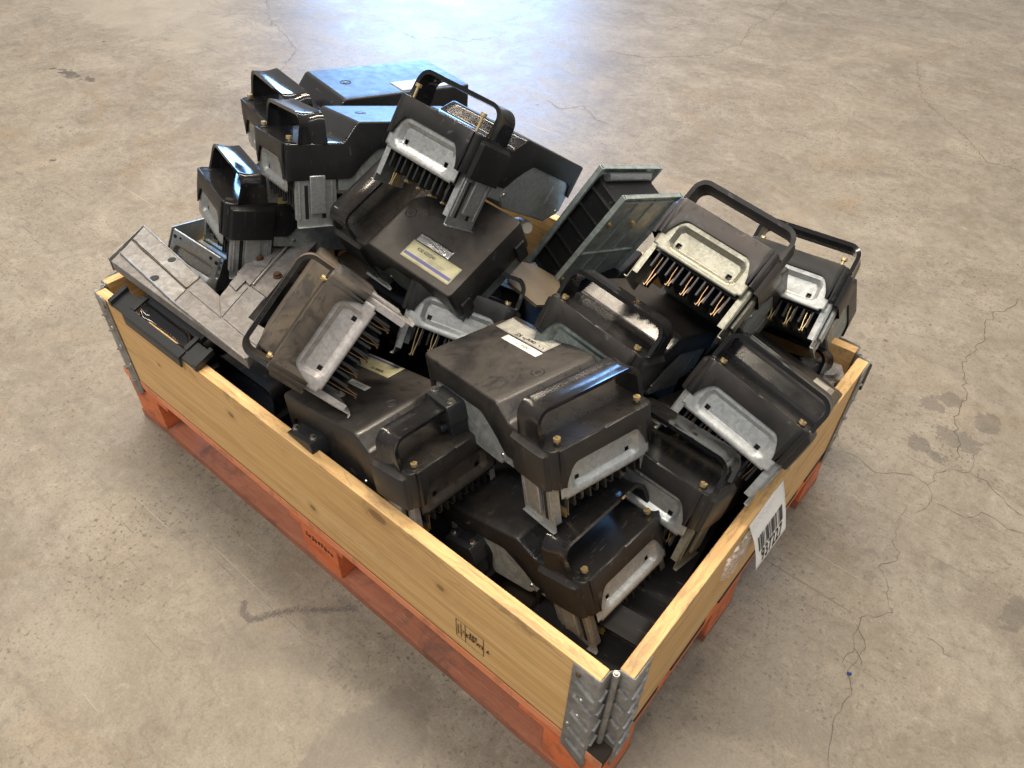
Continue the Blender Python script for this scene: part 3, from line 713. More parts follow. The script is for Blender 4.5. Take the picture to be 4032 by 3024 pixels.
def screw_bm(u, v, rise):
    bm = bmesh.new(); z = 0.0012+rise
    # cheese head with a real slot
    for s in (-1, 1):
        n = 12; A = []; B = []
        for k in range(n+1):
            a = -PI/2+0.16+(PI-0.32)*k/n
            x = 0.0047*math.cos(a)*s; y = 0.0047*math.sin(a)
            A.append(bm.verts.new((u+x, v+y, z))); B.append(bm.verts.new((u+x, v+y, z+0.0042)))
        for k in range(n): bm.faces.new((A[k], A[k+1], B[k+1], B[k]))
        bm.faces.new((A[0], B[0], B[-1], A[-1])); bm.faces.new(B)
    cyl(bm, (u, v, z-0.0008), (u, v, z+0.0024), 0.0045, 18)
    cyl(bm, (u, v, -0.004), (u, v, z), 0.0022, 12)
    bmesh.ops.recalc_face_normals(bm, faces=bm.faces)
    return bm
def hole_bm(u, v):
    bm = bmesh.new(); n = 22
    vs = [bm.verts.new((u+0.0066*math.cos(2*PI*k/n), v+0.0066*math.sin(2*PI*k/n), 0.0006)) for k in range(n)]
    bm.faces.new(vs); return bm
def disc_bm():
    bm = bmesh.new(); n = 28; vd = 0.158 if VAR else 0.133
    for r0, r1, z0, z1 in ((0.0098, 0.0090, 0.0000, 0.0008), (0.0090, 0.0082, 0.0008, 0.0001), (0.0045, 0.0038, 0.0001, 0.0006), (0.0038, 0.0001, 0.0006, 0.0006)):
        A = [bm.verts.new((r0*math.cos(2*PI*k/n), vd+r0*math.sin(2*PI*k/n), H2_+0.0002+z0)) for k in range(n)]
        B = [bm.verts.new((r1*math.cos(2*PI*k/n), vd+r1*math.sin(2*PI*k/n), H2_+0.0002+z1)) for k in range(n)]
        for k in range(n): bm.faces.new((A[k], A[(k+1) % n], B[(k+1) % n], B[k]))
    return bm
def tabs_bm(s):
    bm = bmesh.new()
    box(bm, s*(HF-0.030), s*(HF-0.010), LL-0.001, LL+0.0045, -0.046, -0.010)
    bmesh.ops.recalc_face_normals(bm, faces=bm.faces)
    return bm

_cache = {}
def shared(key, fn, **k):
    if key.startswith(('cover', 'body', 'disc', 'tabs', 'splate', 'srivet')): key += VAR
    """mesh data made once, used by every box; the material sits on the object"""
    if key not in _cache:
        o = ob('tmp', fn(), MT['black'], None, **{a: v for a, v in k.items() if a in ('smooth',)})
        if key.startswith('cover'):
            o.data.materials.append(MT['blackgl'])
            for p in o.data.polygons:
                if p.normal.z > 0.5 and 0.001 < p.center.y < L2+0.001: p.material_index = 1
        _cache[key] = o.data; bpy.data.objects.remove(o)
    return _cache[key]
def use(name, key, fn, m, parent, bev=0.0, solid=0.0, **k):
    me = shared(key, fn, **k)
    o = bpy.data.objects.new(name, me); COL.objects.link(o); o.parent = parent
    o.material_slots[0].link = 'OBJECT'; o.material_slots[0].material = m
    if solid:
        s = o.modifiers.new('solid', 'SOLIDIFY'); s.thickness = solid; s.offset = -1
    if bev:
        s = o.modifiers.new('bevel', 'BEVEL'); s.width = bev; s.segments = 2; s.limit_method = 'ANGLE'; s.angle_limit = math.radians(40)
    return o
def rodr(r):
    r = Vector(r); a = r.length
    return Matrix.Rotation(a, 4, r.normalized())
def tap_box(pose, label, cov='black', han='blackgl', side='sheet', panel='galv', arm='galv', rise=(0.001, 0.001), screws=(1, 1), scale=1.0, clamp=0, parts='all', clips='brass', group='black tap-off boxes heaped in the collar', side_col=None, topm=None):
    M = Matrix.Translation(pose[3:6]) @ rodr(pose[:3]) @ Matrix.Scale(scale, 4)
    t = empty('tap_off_box', M); tag(t, label, 'electrical box', group)
    cv = use('cover', 'cover', cover_bm, MT[cov], t, solid=0.0026, bev=0.0006)
    cv.material_slots[1].link = 'OBJECT'; cv.material_slots[1].material = MT[topm or {'mid': 'mtop', 'dusty': 'dtop', 'black': 'blackgl', 'brown': 'brown', 'worn': 'worn'}[cov]]
    if not VAR:
        for s in (-1, 1): use('cheek', 'ear%d' % s, lambda: ear_bm(s), MT[cov], cv)
    use('knockout', 'disc', disc_bm, MT[cov], cv)
    for s in (-1, 1): use('rear_clip', 'tabs%d' % s, lambda: tabs_bm(s), MT[cov], t, bev=0.0012)
    use('handle', 'handle', handle_bm, MT[han], t, bev=0.0)
    for i, u in enumerate((-0.0647, 0.0647)):
        use('screw_hole', 'hole%d' % i, lambda: hole_bm(u, 0.012), MT['dark'], cv)
        if screws[i]: use('screw', 'screw%d_%.3f' % (i, rise[i]), lambda: screw_bm(u, 0.012, rise[i]), MT['brass'], t)
    if parts in ('all', 'noclips'):
        use('front_panel', 'panel', panel_bm, MT[panel], t, solid=0.0010)
        for s in (-1, 1):
            a = use('side_arm', 'arm%d' % s, lambda: arm_bm(s), MT[arm], t, bev=0.0004)
            use('latch', 'latch%d' % s, lambda: latch_bm(s), MT[arm], a, bev=0.0014)
            use('slot', 'slot%d' % s, lambda: slots_bm(s), MT['dark'], a)
        use('contact_comb', 'comb', comb_bm, MT['fin'], t, bev=0.0008)
        for k in range(5):
            u = -0.052+k*0.026
            use('contact_clip', 'clip%d' % k, lambda: clip_bm(u, k == 0), MT[clips], t)
    cs = use('casing', 'body', body_bm, MT[side], t, bev=0.0012)
    for s in (-1, 1):
        sp = use('side_plate', 'splate%d' % s, lambda: splate_bm(s), MT[side if side_col is None else side_col], t, bev=0.0003)
        for i, (v, w_) in enumerate(((0.120, -0.066), (LL-0.0185, -0.062))): use('rivet', 'srivet%d_%d' % (s, i), lambda: srivet_bm(s, v, w_), MT['zinc'], sp)
    if clamp: cable_clamp(t, 1 if clamp > 0 else -1, abs(clamp) > 1)
    return t
def cable_clamp(t, s, short=False):
    # split black clamp with two hex bolts on the side wall
    bm = bmesh.new(); n = 10; u0 = HF-0.004; u1 = HF+0.026
    prof = [(0.202, -0.047), (0.202, -0.024), (0.206, -0.017), (0.262, -0.017), (0.268, -0.022), (0.268, -0.047)]
    def pr(a, b, P):
        A = [bm.verts.new((s*a, p[0], p[1])) for p in P]; B = [bm.verts.new((s*b, p[0], p[1])) for p in P]; m = len(P)
        for k in range(m): bm.faces.new((A[k], A[(k+1) % m], B[(k+1) % m], B[k]))
        bm.faces.new(A); bm.faces.new(B[::-1])
    pr(u0, u1, prof)
    pr(u0, u1-0.002, [(0.206, -0.072), (0.206, -0.0485), (0.264, -0.0485), (0.264, -0.072)])
    if not short: cyl(bm, (s*(u1-0.003), 0.222, -0.056), (s*(u1+0.008), 0.222, -0.056), 0.0072, 18)
    bmesh.ops.recalc_face_normals(bm, faces=bm.faces)
    c = ob('cable_clamp', bm, MT['fin'], t, bev=0.0014)
    bm = bmesh.new(); box(bm, s*(u1-0.022), s*(u1-0.010), 0.219, 0.246, -0.0182, -0.0164); bmesh.ops.recalc_face_normals(bm, faces=bm.faces)
    ob('recess', bm, MT['dark'], c)
    for v in (0.2120, 0.2575):
        bm = bmesh.new(); cyl(bm, (s*(u1-0.013), v, -0.0172), (s*(u1-0.013), v, -0.0157), 0.0062, 20); cyl(bm, (s*(u1-0.013), v, -0.0158), (s*(u1-0.013), v, -0.0112), 0.0043, 6)
        ob('hex_bolt', bm, MT['zinc'], c, smooth=False)
def sticker(t, u0, u1, v0, v1, m, z=None, name='label', curl=0.0, th=0.0003):
    z = H2_+0.0008 if z is None else z
    bm = bmesh.new(); nx, ny = 8, 20; g = []
    for i in range(nx+1):
        g.append([bm.verts.new((u0+(u1-u0)*i/nx, v0+(v1-v0)*j/ny, z+curl*max(0, j/ny-0.82)**1.5*(0.4+i/nx)+(0.00025*noise.noise(Vector((i*.9, j*.7, u0*90)))))) for j in range(ny+1)])
    for i in range(nx):
        for j in range(ny): bm.faces.new((g[i][j], g[i+1][j], g[i+1][j+1], g[i][j+1]))
    bmesh.ops.recalc_face_normals(bm, faces=bm.faces)
    o = ob(name, bm, m, t); s = o.modifiers.new('s', 'SOLIDIFY'); s.thickness = th; s.offset = -1
    return o
def lab_text(t, body, size, u, v, z, m=None, bold=0.0, sx=1.0):
    # reading direction +v, letter tops towards -u
    M = Matrix(((0, -1, 0, u), (1, 0, 0, v), (0, 0, 1, z), (0, 0, 0, 1)))
    return text(body, size, m or MT['ink'], t, M, bold=bold, ax='CENTER', sx=sx)
def lab_lines(t, segs, z, m=None):
    bm = bmesh.new()
    for (u0, v0, u1, v1, wd) in segs: ln(bm, u0, v0, u1, v1, wd, z)
    return ob('printed_lines', bm, m or MT['ink'], t, smooth=False)

POSES = {
  'U8': [-0.2245, -0.156, 1.3159, -0.1737, 0.1842, 0.5273],
  'U9': [-0.2918, -0.2922, 1.4619, -0.1032, 0.1572, 0.372],
  'U4': [-0.5876, 0.0881, -0.0289, -0.6028, 0.3513, 0.743],
  'U2': [-0.2257, -0.1654, -0.3129, -0.9058, 0.2635, 0.6449],
  'U11': [-0.8687, 0.1628, 0.0428, -0.2048, 0.5046, 0.6543],
  'U13': [-0.5418, 0.2439, 0.0169, -0.0613, 0.3818, 0.5106],
  'U1': [-0.1021, -0.0324, -0.2834, -1.1609, 0.4059, 0.562],
  'U3': [-0.2985, -0.0013, -0.3152, -0.9694, 0.1754, 0.5685],
  'U6': [-0.0454, -0.9784, 1.0824, -0.5897, 0.0539, 0.5514],
  'U5': [-0.8261, -0.9535, 4.4261, -0.7879, 0.3486, 0.5549],
  'U7': [0.7467, 0.3457, -4.6659, -0.3598, 0.1113, 0.4159],
  'U10': [-0.4841, 0.1485, -0.0158, -0.2823, 0.3138, 0.5516],
  'U12': [-0.8388, -0.046, 0.0291, -0.1529, 0.693, 0.5426],
  'U14': [-0.3631, 0.0228, -0.0751, -0.1257, 0.2548, 0.4358],
  'U15': [-0.4986, -0.1047, -0.1487, -0.1406, 0.6862, 0.3243],
  'U19': [-0.6617, 0.0955, 0.514, -0.5071, 0.2997, 0.5063],
}
s1 = 1.2; s3 = 1.08
POSES['U3'] = [-0.2985, -0.0013, -0.3152, -1.0575, 0.2202, 0.5189]

u8 = tap_box(POSES['U8'], 'dusty brown box at front centre of the heap with printed label and white sticker', 'dusty', 'dustygl', 'sheet', 'galvbright', 'galv', rise=(0.004, 0.004), clamp=-1)
z = H2_+0.0012
lb = sticker(u8, 0.0385, 0.0705, 0.171, 0.2895, MT['label'], curl=0.02)
lab_text(lb, 'canalis KS', 0.0098, 0.0455, 0.2225, z, bold=0.0004, sx=1.15)
lab_lines(lb, [(0.0398, 0.173, 0.0398, 0.287, 0.0006), (0.0692, 0.173, 0.0692, 0.287, 0.0006), (0.0398, 0.173, 0.0692, 0.173, 0.0006), (0.0398, 0.197, 0.0692, 0.197, 0.0005), (0.0398, 0.2565, 0.0692, 0.2565, 0.0005), (0.0488, 0.2565, 0.0488, 0.286, 0.0005), (0.0518, 0.2565, 0.0518, 0.286, 0.0005), (0.0495, 0.173, 0.0495, 0.197, 0.0005)]
          + [(0.0525+k*0.0018, 0.205+0.004*(k % 3), 0.0525+k*0.0018, 0.232-0.003*(k % 2), 0.0005) for k in range(6)] + [(0.041+k*0.0016, 0.260, 0.041+k*0.0016, 0.283, 0.0004) for k in range(5)] + [(0.053+k*0.0022, 0.259, 0.053+k*0.0022, 0.276, 0.0004) for k in range(6)], z, MT['inkgrey'])
lab_lines(lb, [(0.0672, 0.200, 0.0672, 0.255, 0.0008), (0.0655, 0.1985, 0.0655, 0.2035, 0.0009), (0.0620, 0.1985, 0.0620, 0.2035, 0.0009), (0.0620, 0.1985, 0.0655, 0.1985, 0.0009), (0.0620, 0.2035, 0.0655, 0.2035, 0.0009)]
          + [(0.055+k*0.0035, 0.176+k*0.002, 0.057+k*0.0035, 0.192-k*0.002, 0.0011) for k in range(4)] + [(0.042, 0.177, 0.0465, 0.181, 0.002), (0.043, 0.186, 0.047, 0.192, 0.002)], z, MT['inkgrey'])
sk = sticker(u8, 0.0225, 0.0360, 0.1685, 0.253, MT['white'], name='sticker', th=0.0004)
lab_text(sk, 'LADA 13', 0.0078, 0.0295, 0.206, z+0.0002, MT['inkgrey'])

u9 = tap_box(POSES['U9'], 'dark tap-off box in the near corner of the collar, under the labelled dusty box', 'mid', 'midgl', 'sheet', 'galvbright', 'galv', rise=(0.003, 0.003), clamp=-1)
u4 = tap_box(POSES['U4'], 'clean black box tilted on top of the middle labelled box, two long raised screws', 'black', 'blackgl', 'galv', 'galv', 'galv', rise=(0.016, 0.022), clips='brass')
variant('_long')
u2 = tap_box(POSES['U2'], 'clean black box high at back left, directly in front of the rearmost box', 'black', 'blackgl', 'sheet', 'galv', 'galv', rise=(0.004, 0.004))
u1 = tap_box(POSES['U1'], 'rearmost box with broad flat blue-reflecting top and white label', 'black', 'blackgl', 'sheet', 'galv', 'galv', rise=(0.003, 0.003), scale=s1)
lb = sticker(u1, 0.027, 0.074, 0.228, 0.338, MT['label'])
lab_lines(lb, [(0.037, 0.234, 0.037, 0.320, 0.0014), (0.045, 0.24, 0.045, 0.285, 0.001), (0.055, 0.24, 0.055, 0.295, 0.001)], H2_+0.0012, MT['inkgrey'])
variant('')
u3 = tap_box(POSES['U3'], 'clean black tap-off box at the left, above the open galvanised box', 'black', 'blackgl', 'sheet', 'galv', 'galv', screws=(0, 0), scale=s3)
u6 = tap_box(POSES['U6'], 'brown dusted box lying on its side, handle towards the elbow piece', 'brown', 'browngl', 'sheet', 'galvdirty', 'galvdirty', rise=(0.003, 0.003), clips='copper')
u5 = tap_box(POSES['U5'], 'box in the middle seen from its rear, with torn yellowed label and silver strip', 'dusty', 'dustygl', 'galvgreen', 'galv', 'galv')
lb = sticker(u5, 0.035, 0.068, 0.177, 0.284, MT['cream'])
lab_text(lb, 'KSE 025D41', 0.0078, 0.0445, 0.215, z)
lab_lines(lb, [(0.0595, 0.179, 0.0595, 0.281, 0.0052)], z, MT['blueink'])
lab_lines(lb, [(0.050+k*0.0022, 0.228, 0.050+k*0.0022, 0.262-k*0.004, 0.0004) for k in range(3)]+[(0.0385, 0.225, 0.0575, 0.225, 0.0004)], z+0.0001, MT['inkgrey'])
fo = sticker(u5, 0.0185, 0.0335, 0.178, 0.252, MT['foil'], name='foil_strip', th=0.0004)
for v in fo.data.vertices: v.co.z += 0.0007*noise.noise(Vector((v.co.x*300, v.co.y*260, 0)))+0.0006
u7 = tap_box(POSES['U7'], 'dusty box low along the long front board, under the one lying on its side', 'dusty', 'midgl', 'dusty', 'brown', 'galvdirty', clamp=-2)
lb = sticker(u7, 0.044, 0.080, 0.196, 0.29, MT['cream'])
lab_text(lb, 'canalis KS', 0.0075, 0.0515, 0.232, z, bold=0.0002)
lab_lines(lb, [(0.0745, 0.205, 0.0745, 0.285, 0.004)], z, MT['blueink']); lab_lines(lb, [(0.0455, 0.222, 0.078, 0.222, 0.0005)], z, MT['inkgrey'])
sk = sticker(u7, -0.001, 0.011, 0.196, 0.244, MT['white'], name='sticker')
lab_text(sk, 'LADA 8', 0.0065, 0.005, 0.214, z, MT['inkgrey'])
u10 = tap_box(POSES['U10'], 'dark tap-off box right behind the labelled dusty box, its hollow handle facing up', 'mid', 'midgl', 'sheet', 'galvgreen', 'galv')
u11 = tap_box(POSES['U11'], 'scuffed grey-brown upright box at right back, row of copper contacts facing out', 'worn', 'black', 'sheet', 'galvolive', 'galvolive', screws=(0, 0), clips='copper')
u12 = tap_box(POSES['U12'], 'clean black box at the far right corner with bright zinc panel and raised screw', 'black', 'blackgl', 'sheet', 'galvbright', 'galvbright', rise=(0.002, 0.010))
u13 = tap_box(POSES['U13'], 'tap-off box tilted over the short end board, broad zinc panel with two square holes', 'mid', 'midgl', 'sheet', 'galvbright', 'galvbright', rise=(0.001, 0.001), clips='copper')
lb = sticker(u13, 0.035, 0.0685, 0.205, 0.265, MT['label'])
lab_lines(lb, [(0.060, 0.207+k*0.0045, 0.067, 0.207+k*0.0045, 0.0014) for k in range(12)]+[(0.038, 0.255, 0.058, 0.255, 0.0015), (0.038, 0.259, 0.058, 0.259, 0.001)], z, MT['inkgrey'])
u14 = tap_box(POSES['U14'], 'dark tap-off box inside the end board, under the box with the broad zinc panel', 'mid', 'midgl', 'dusty', 'galv', 'galvolive')
u15 = tap_box(POSES['U15'], 'right far corner box of which little more than the handle shows', 'black', 'midgl', 'sheet', 'galv', 'galv', screws=(0, 0))
u19 = tap_box(POSES['U19'], 'buried box in the middle, only its speckled zinc panel and dark contacts showing', 'black', 'blackgl', 'sheet', 'galvbright', 'galv', clips='brass')

# boxes at the bottom of the heap, seen only through the gaps
FILL = [((-0.10, 0.07, 0.235), 0.10, 0.06, 'lowest black box in the near corner, glimpsed under the cornermost dark box'),
 ((-0.36, 0.07, 0.228), -0.05, 0.0, 'lowest black box seen in the gap behind the long front board'),
 ((-0.62, 0.06, 0.226), 0.04, 0.0, 'lowest black box under the sideways brown box'),
 ((-0.86, 0.06, 0.226), 0.0, 0.0, 'lowest black box under the elbow piece'),
 ((-1.06, 0.06, 0.226), 0.0, 0.0, 'lowest black box in the left end of the collar'),
 ((-0.13, 0.44, 0.228), 0.06, 0.0, 'lowest black box by the short end board, under the upright scuffed box'),
 ((-0.36, 0.42, 0.232), -0.06, 0.0, 'lowest black box beneath the black core section'),
 ((-0.60, 0.43, 0.228), 0.03, 0.0, 'lowest black box beneath the middle labelled box'),
 ((-0.83, 0.44, 0.228), 0.0, 0.0, 'lowest black box beneath the high back boxes'),
 ((-0.52, 0.46, 0.345), 0.08, 0.0, 'dark box of the second layer under the tilted box with raised screws'),
 ((-0.73, 0.30, 0.330), -0.05, 0.0, 'dark box of the second layer between elbow piece and middle box'),
 ((-0.92, 0.42, 0.355), 0.05, 0.0, 'dark box of the second layer below the high back left boxes'),
 ((-0.30, 0.47, 0.330), 0.0, 0.0, 'dark box of the second layer behind the hollow upward handle')]
for (x, y, z_), ry, rx, lab in FILL:
    t = empty('tap_off_box', Matrix.Translation((x, y, z_)) @ Matrix.Rotation(ry, 4, 'Z') @ Matrix.Rotation(rx, 4, 'X'))
    tag(t, lab, 'electrical box', 'black tap-off boxes heaped in the collar')
    cv = use('cover', 'cover', cover_bm, MT['matt'], t, solid=0.0026, bev=0.0006)
    cv.material_slots[1].link = 'OBJECT'; cv.material_slots[1].material = MT['matt']
    for s in (-1, 1): use('cheek', 'ear%d' % s, lambda: ear_bm(s), MT['matt'], cv)
    use('handle', 'handle', handle_bm, MT['matt'], t); use('casing', 'body', body_bm, MT['dark'], t, bev=0.0012)

# ------------------------------------------------------------------ elbow busbar piece on the left rim
ELB = {'p1': [(-1.217, 0.145), (-1.192, 0.107), (-0.978, 0.085), (-0.989, 0.118)], 'p2': [(-1.191, 0.103), (-1.167, 0.068), (-0.961, 0.049), (-0.975, 0.081)], 'p4': [(-0.987, 0.118), (-0.972, 0.083), (-0.864, 0.076), (-0.919, 0.111)], 'p5': [(-0.918, 0.111), (-0.864, 0.077), (-0.902, 0.158), (-0.947, 0.166)], 'p6': [(-0.971, 0.08), (-0.958, 0.049), (-0.743, 0.04), (-0.756, 0.069), (-0.794, 0.07), (-0.859, 0.074)], 'p7': [(-0.86, 0.077), (-0.899, 0.158), (-0.854, 0.154), (-0.831, 0.106), (-0.783, 0.106), (-0.759, 0.071), (-0.796, 0.072)], 'p8': [(-0.95, 0.169), (-0.902, 0.161), (-0.968, 0.305), (-0.999, 0.357), (-1.038, 0.354)], 'p9': [(-0.899, 0.162), (-0.852, 0.16), (-0.883, 0.224), (-0.922, 0.323), (-0.944, 0.369), (-0.979, 0.357), (-0.955, 0.305)], 'base': [(-1.217, 0.145), (-1.159, 0.042), (-0.743, 0.04), (-0.779, 0.109), (-0.817, 0.106), (-0.831, 0.106), (-0.854, 0.154), (-0.883, 0.224), (-0.944, 0.369), (-0.997, 0.372), (-1.038, 0.354), (-0.948, 0.166), (-0.919, 0.111), (-0.988, 0.119)]}
elb = tag(empty('busbar_elbow', Matrix.Translation((-0.95, 0.10, 0.35))), 'dusty L-shaped galvanised busbar elbow lying over the left end of the collar', 'busbar elbow')
def eo(name, bm, m, **k):
    o = ob(name, bm, m, elb, **k); o.location = -elb.location; return o
bm = bmesh.new(); slab(bm, ELB['base'], 0.3780, 0.3985, 0.001); eo('duct', bm, MT['elbow'], smooth=True, bev=0.002)
for k in ('p1', 'p2', 'p4', 'p5', 'p6', 'p7', 'p8', 'p9'):
    bm = bmesh.new(); hz = {'p1': .0012, 'p2': .0004, 'p8': .0022, 'p9': .0010}.get(k, 0)
    slab(bm, ELB[k], 0.3987, 0.4003+hz, 0.0010); eo('cover_plate', bm, MT['elbowz'] if k in ('p1', 'p2') else MT['elbow'], smooth=False, bev=0.0004)
for poly in ([(-0.947, 0.172), (-0.931, 0.140), (-0.905, 0.135), (-0.918, 0.166)], [(-0.975, 0.235), (-0.952, 0.200), (-0.925, 0.215), (-0.945, 0.245)]):
    bm = bmesh.new(); slab(bm, poly, 0.4026, 0.4040); eo('lap_plate', bm, MT['elbow'], smooth=False, bev=0.0004)
for pts in ([(-1.166, 0.0665), (-0.957, 0.0475), (-0.745, 0.0395)], [(-1.216, 0.1445), (-0.99, 0.1185)], [(-0.948, 0.168), (-1.036, 0.354)]):
    bm = bmesh.new(); tube(bm, [(x, y, 0.4012) for x, y in pts], 0.0019, 8); eo('rolled_lip', bm, MT['elbowz'])
bm = bmesh.new(); slab(bm, [(-1.2172, 0.1450), (-1.1592, 0.0420), (-1.1622, 0.0412), (-1.2202, 0.1442)], 0.3760, 0.4035); eo('end_flange', bm, MT['elbowz'], smooth=False, bev=0.0006)
bm = bmesh.new(); tube(bm, [(-1.191, 0.1045, 0.4015), (-1.172, 0.1035, 0.4045), (-1.146, 0.0985, 0.402), (-1.06, 0.0915, 0.401), (-0.979, 0.0845, 0.4008)], 0.0016, 6); eo('seam_ridge', bm, MT['seam'])
bm = bmesh.new(); tube(bm, [(-0.897, 0.165, 0.404), (-0.93, 0.235, 0.4045), (-0.959, 0.298, 0.404)], 0.0022, 6); eo('locking_rod', bm, MT['galvdirty'])
for (x, y, r, m_) in ((-1.074, 0.116, 0.0075, 'dark'), (-1.046, 0.064, 0.0080, 'dark'), (-0.96, 0.304, 0.0085, 'dark')):
    bm = bmesh.new(); cyl(bm, (x, y, 0.4015), (x, y, 0.4022), r, 20); eo('bolt_hole', bm, MT['dark'], smooth=False)
for (x, y) in ((-0.955, 0.222), (-0.888, 0.211)):
    bm = bmesh.new(); cyl(bm, (x, y, 0.401), (x, y, 0.4045), 0.0085, 24, 0.0080); cyl(bm, (x, y, 0.4045), (x, y, 0.4095), 0.0062, 6); eo('hex_bolt', bm, MT['rust'], smooth=False)

# ------------------------------------------------------------------ open galvanised box without a cover
Mo = Matrix.Translation((-1.1502, 0.1682, 0.4168)) @ rodr((-0.3626, 0.2589, 0.2718))
ogb = tag(empty('open_box', Mo), 'small open galvanised box with slotted front plate and bars inside, left behind the elbow', 'metal box')
bw, bd, bh = 0.122, 0.17, 0.078
bm = bmesh.new(); t_ = 0.0015
box(bm, 0, t_, 0, bd, -bh, 0); box(bm, bw-t_, bw, 0.002, bd, -bh, -0.003); box(bm, t_, bw-t_, bd-t_, bd, -bh, 0); box(bm, t_, bw-t_, t_, bd-t_, -bh, -bh+t_)
bmesh.ops.recalc_face_normals(bm, faces=bm.faces); ob('tray', bm, MT['galv'], ogb, smooth=False)
o = use('front_plate', 'panelfull', lambda: panel_bm(0.073, -0.0787, -0.004), MT['galv'], ogb, solid=0.0010)
o.matrix_local = Matrix.Translation((bw/2, -0.0025, 0.004)) @ Matrix.Diagonal((0.835, 1, 1.0, 1))
for k in range(7):
    bm = bmesh.new(); y = 0.022+k*0.018; box(bm, 0.02, bw-0.012, y, y+0.010, -0.040, -0.034); bmesh.ops.recalc_face_normals(bm, faces=bm.faces)
    ob('bar', bm, MT['galvgreen'] if k % 2 else MT['sheet'], ogb, smooth=False)
for (x, zz, r) in ((0.012, -0.014, 0.0036), (0.024, -0.012, 0.0024), (0.096, -0.013, 0.0034), (0.110, -0.016, 0.0040)):
    bm = bmesh.new(); cyl(bm, (x, -0.0012, zz), (x, -0.0004, zz), r, 16); ob('punched_hole', bm, MT['dark'], ogb, smooth=False)

# ------------------------------------------------------------------ black hooked frame over the long board
hk = tag(empty('hooked_frame', Matrix.Translation((-0.98, 0.01, 0.35))), 'matt black plastic frame with hooked ends hanging over the long front board at left', 'plastic frame')
HKP = [(-1.113, -0.001), (-1.118, 0.034), (-1.091, 0.036), (-1.064, 0.038), (-1.046, 0.043), (-0.886, 0.035), (-0.842, 0.033), (-0.839, -0.002), (-0.885, -0.003), (-0.892, -0.004), (-1.054, -0.002), (-1.064, 0.002)]
def hz_(y): return 0.352+0.35*y
bm = bmesh.new()
def hkbox(x0, x1, y0, y1, th0, th1):
    vs = [bm.verts.new((x, y, hz_(y)+t)) for t in (th0, th1) for y in (y0, y1) for x in (x0, x1)]
    for f in ((0, 2, 3, 1), (4, 5, 7, 6), (0, 1, 5, 4), (2, 6, 7, 3), (0, 4, 6, 2), (1, 3, 7, 5)): bm.faces.new([vs[i] for i in f])
hkbox(-1.064, -0.886, -0.006, 0.011, -0.004, 0.0015); hkbox(-1.064, -1.050, 0.011, 0.043, -0.004, 0.0015); hkbox(-0.896, -0.886, 0.011, 0.040, -0.004, 0.0015); hkbox(-1.064, -0.886, 0.038, 0.060, -0.016, -0.004)
hkbox(-1.064, -0.886, -0.006, -0.0025, -0.022, -0.004)
bmesh.ops.recalc_face_normals(bm, faces=bm.faces); ob('frame', bm, MT['fin'], hk, bev=0.0015).location = -hk.location
for x0, x1, hx in ((-1.112, -1.0645, -1.114), (-0.8855, -0.842, -0.848)):
    bm = bmesh.new(); hkbox(x0, x1, -0.002, 0.034, -0.007, -0.002); hkbox(hx-0.001, hx+0.009, -0.003, 0.036, -0.0068, 0.006)
    bmesh.ops.recalc_face_normals(bm, faces=bm.faces); ob('hook', bm, MT['fin'], hk, bev=0.0012).location = -hk.location
bm = bmesh.new(); n = 16
def trough(bm):
    rows = []
    for i in range(n+1):
        a = PI*i/n; yy = 0.0245-0.0145*math.cos(a); zz = hz_(yy)-0.004-0.012*math.sin(a)
        row = []
        for k in range(13):
            s = -1+2*k/12; e = (1-abs(s)**6)**.5 if abs(s) < 1 else 0
            row.append(bm.verts.new((-0.973+0.077*s, 0.0245+(yy-0.0245)*max(e, .12), hz_(yy)-0.003+(zz-hz_(yy)+0.003)*max(e, 0.1))))
        rows.append(row)
    for a, b in zip(rows, rows[1:]):
        for k in range(12): bm.faces.new((a[k], a[k+1], b[k+1], b[k]))
trough(bm); bmesh.ops.recalc_face_normals(bm, faces=bm.faces)
o = ob('grip_trough', bm, MT['midgl'], hk); o.location = -hk.location

# ------------------------------------------------------------------ pair of galvanised channels with black core
A_ = Vector((-0.580, 0.532, 0.408)); lx = Vector((0.107, 0.054, 0.212)); sx_ = Vector((0.059, -0.017, -0.026)); dx = Vector((0.024, 0.159, -0.052))
ch = tag(empty('busbar_section', Matrix.Translation(A_)), 'cut busbar section with two slanting galvanised walls and black core', 'busbar section')
lN = lx.normalized(); sN = sx_.normalized(); dN = dx.normalized(); LLn = lx.length; SS = sx_.length; DD = dx.length
CM = Matrix((lN, sN, dN)).transposed().to_4x4()
def cho(name, bm, m, bev=0.0006):
    bmesh.ops.transform(bm, matrix=CM, verts=bm.verts); bmesh.ops.recalc_face_normals(bm, faces=bm.faces)
    return ob(name, bm, m, ch, smooth=False, bev=bev)
def wall(s0, flip, Lx):
    bm = bmesh.new(); f = 1 if not flip else -1
    box(bm, 0, Lx, s0, s0+0.0016, 0, DD)
    box(bm, 0, Lx, s0, s0+0.010, -0.0016, 0)
    box(bm, 0, Lx, s0+0.0085, s0+0.010, 0, 0.005)
    box(bm, 0, Lx, s0, s0+0.010, DD, DD+0.0016)
    box(bm, Lx-0.0015, Lx, s0+0.0016, s0+0.009, 0.004, DD-0.004)
    return bm
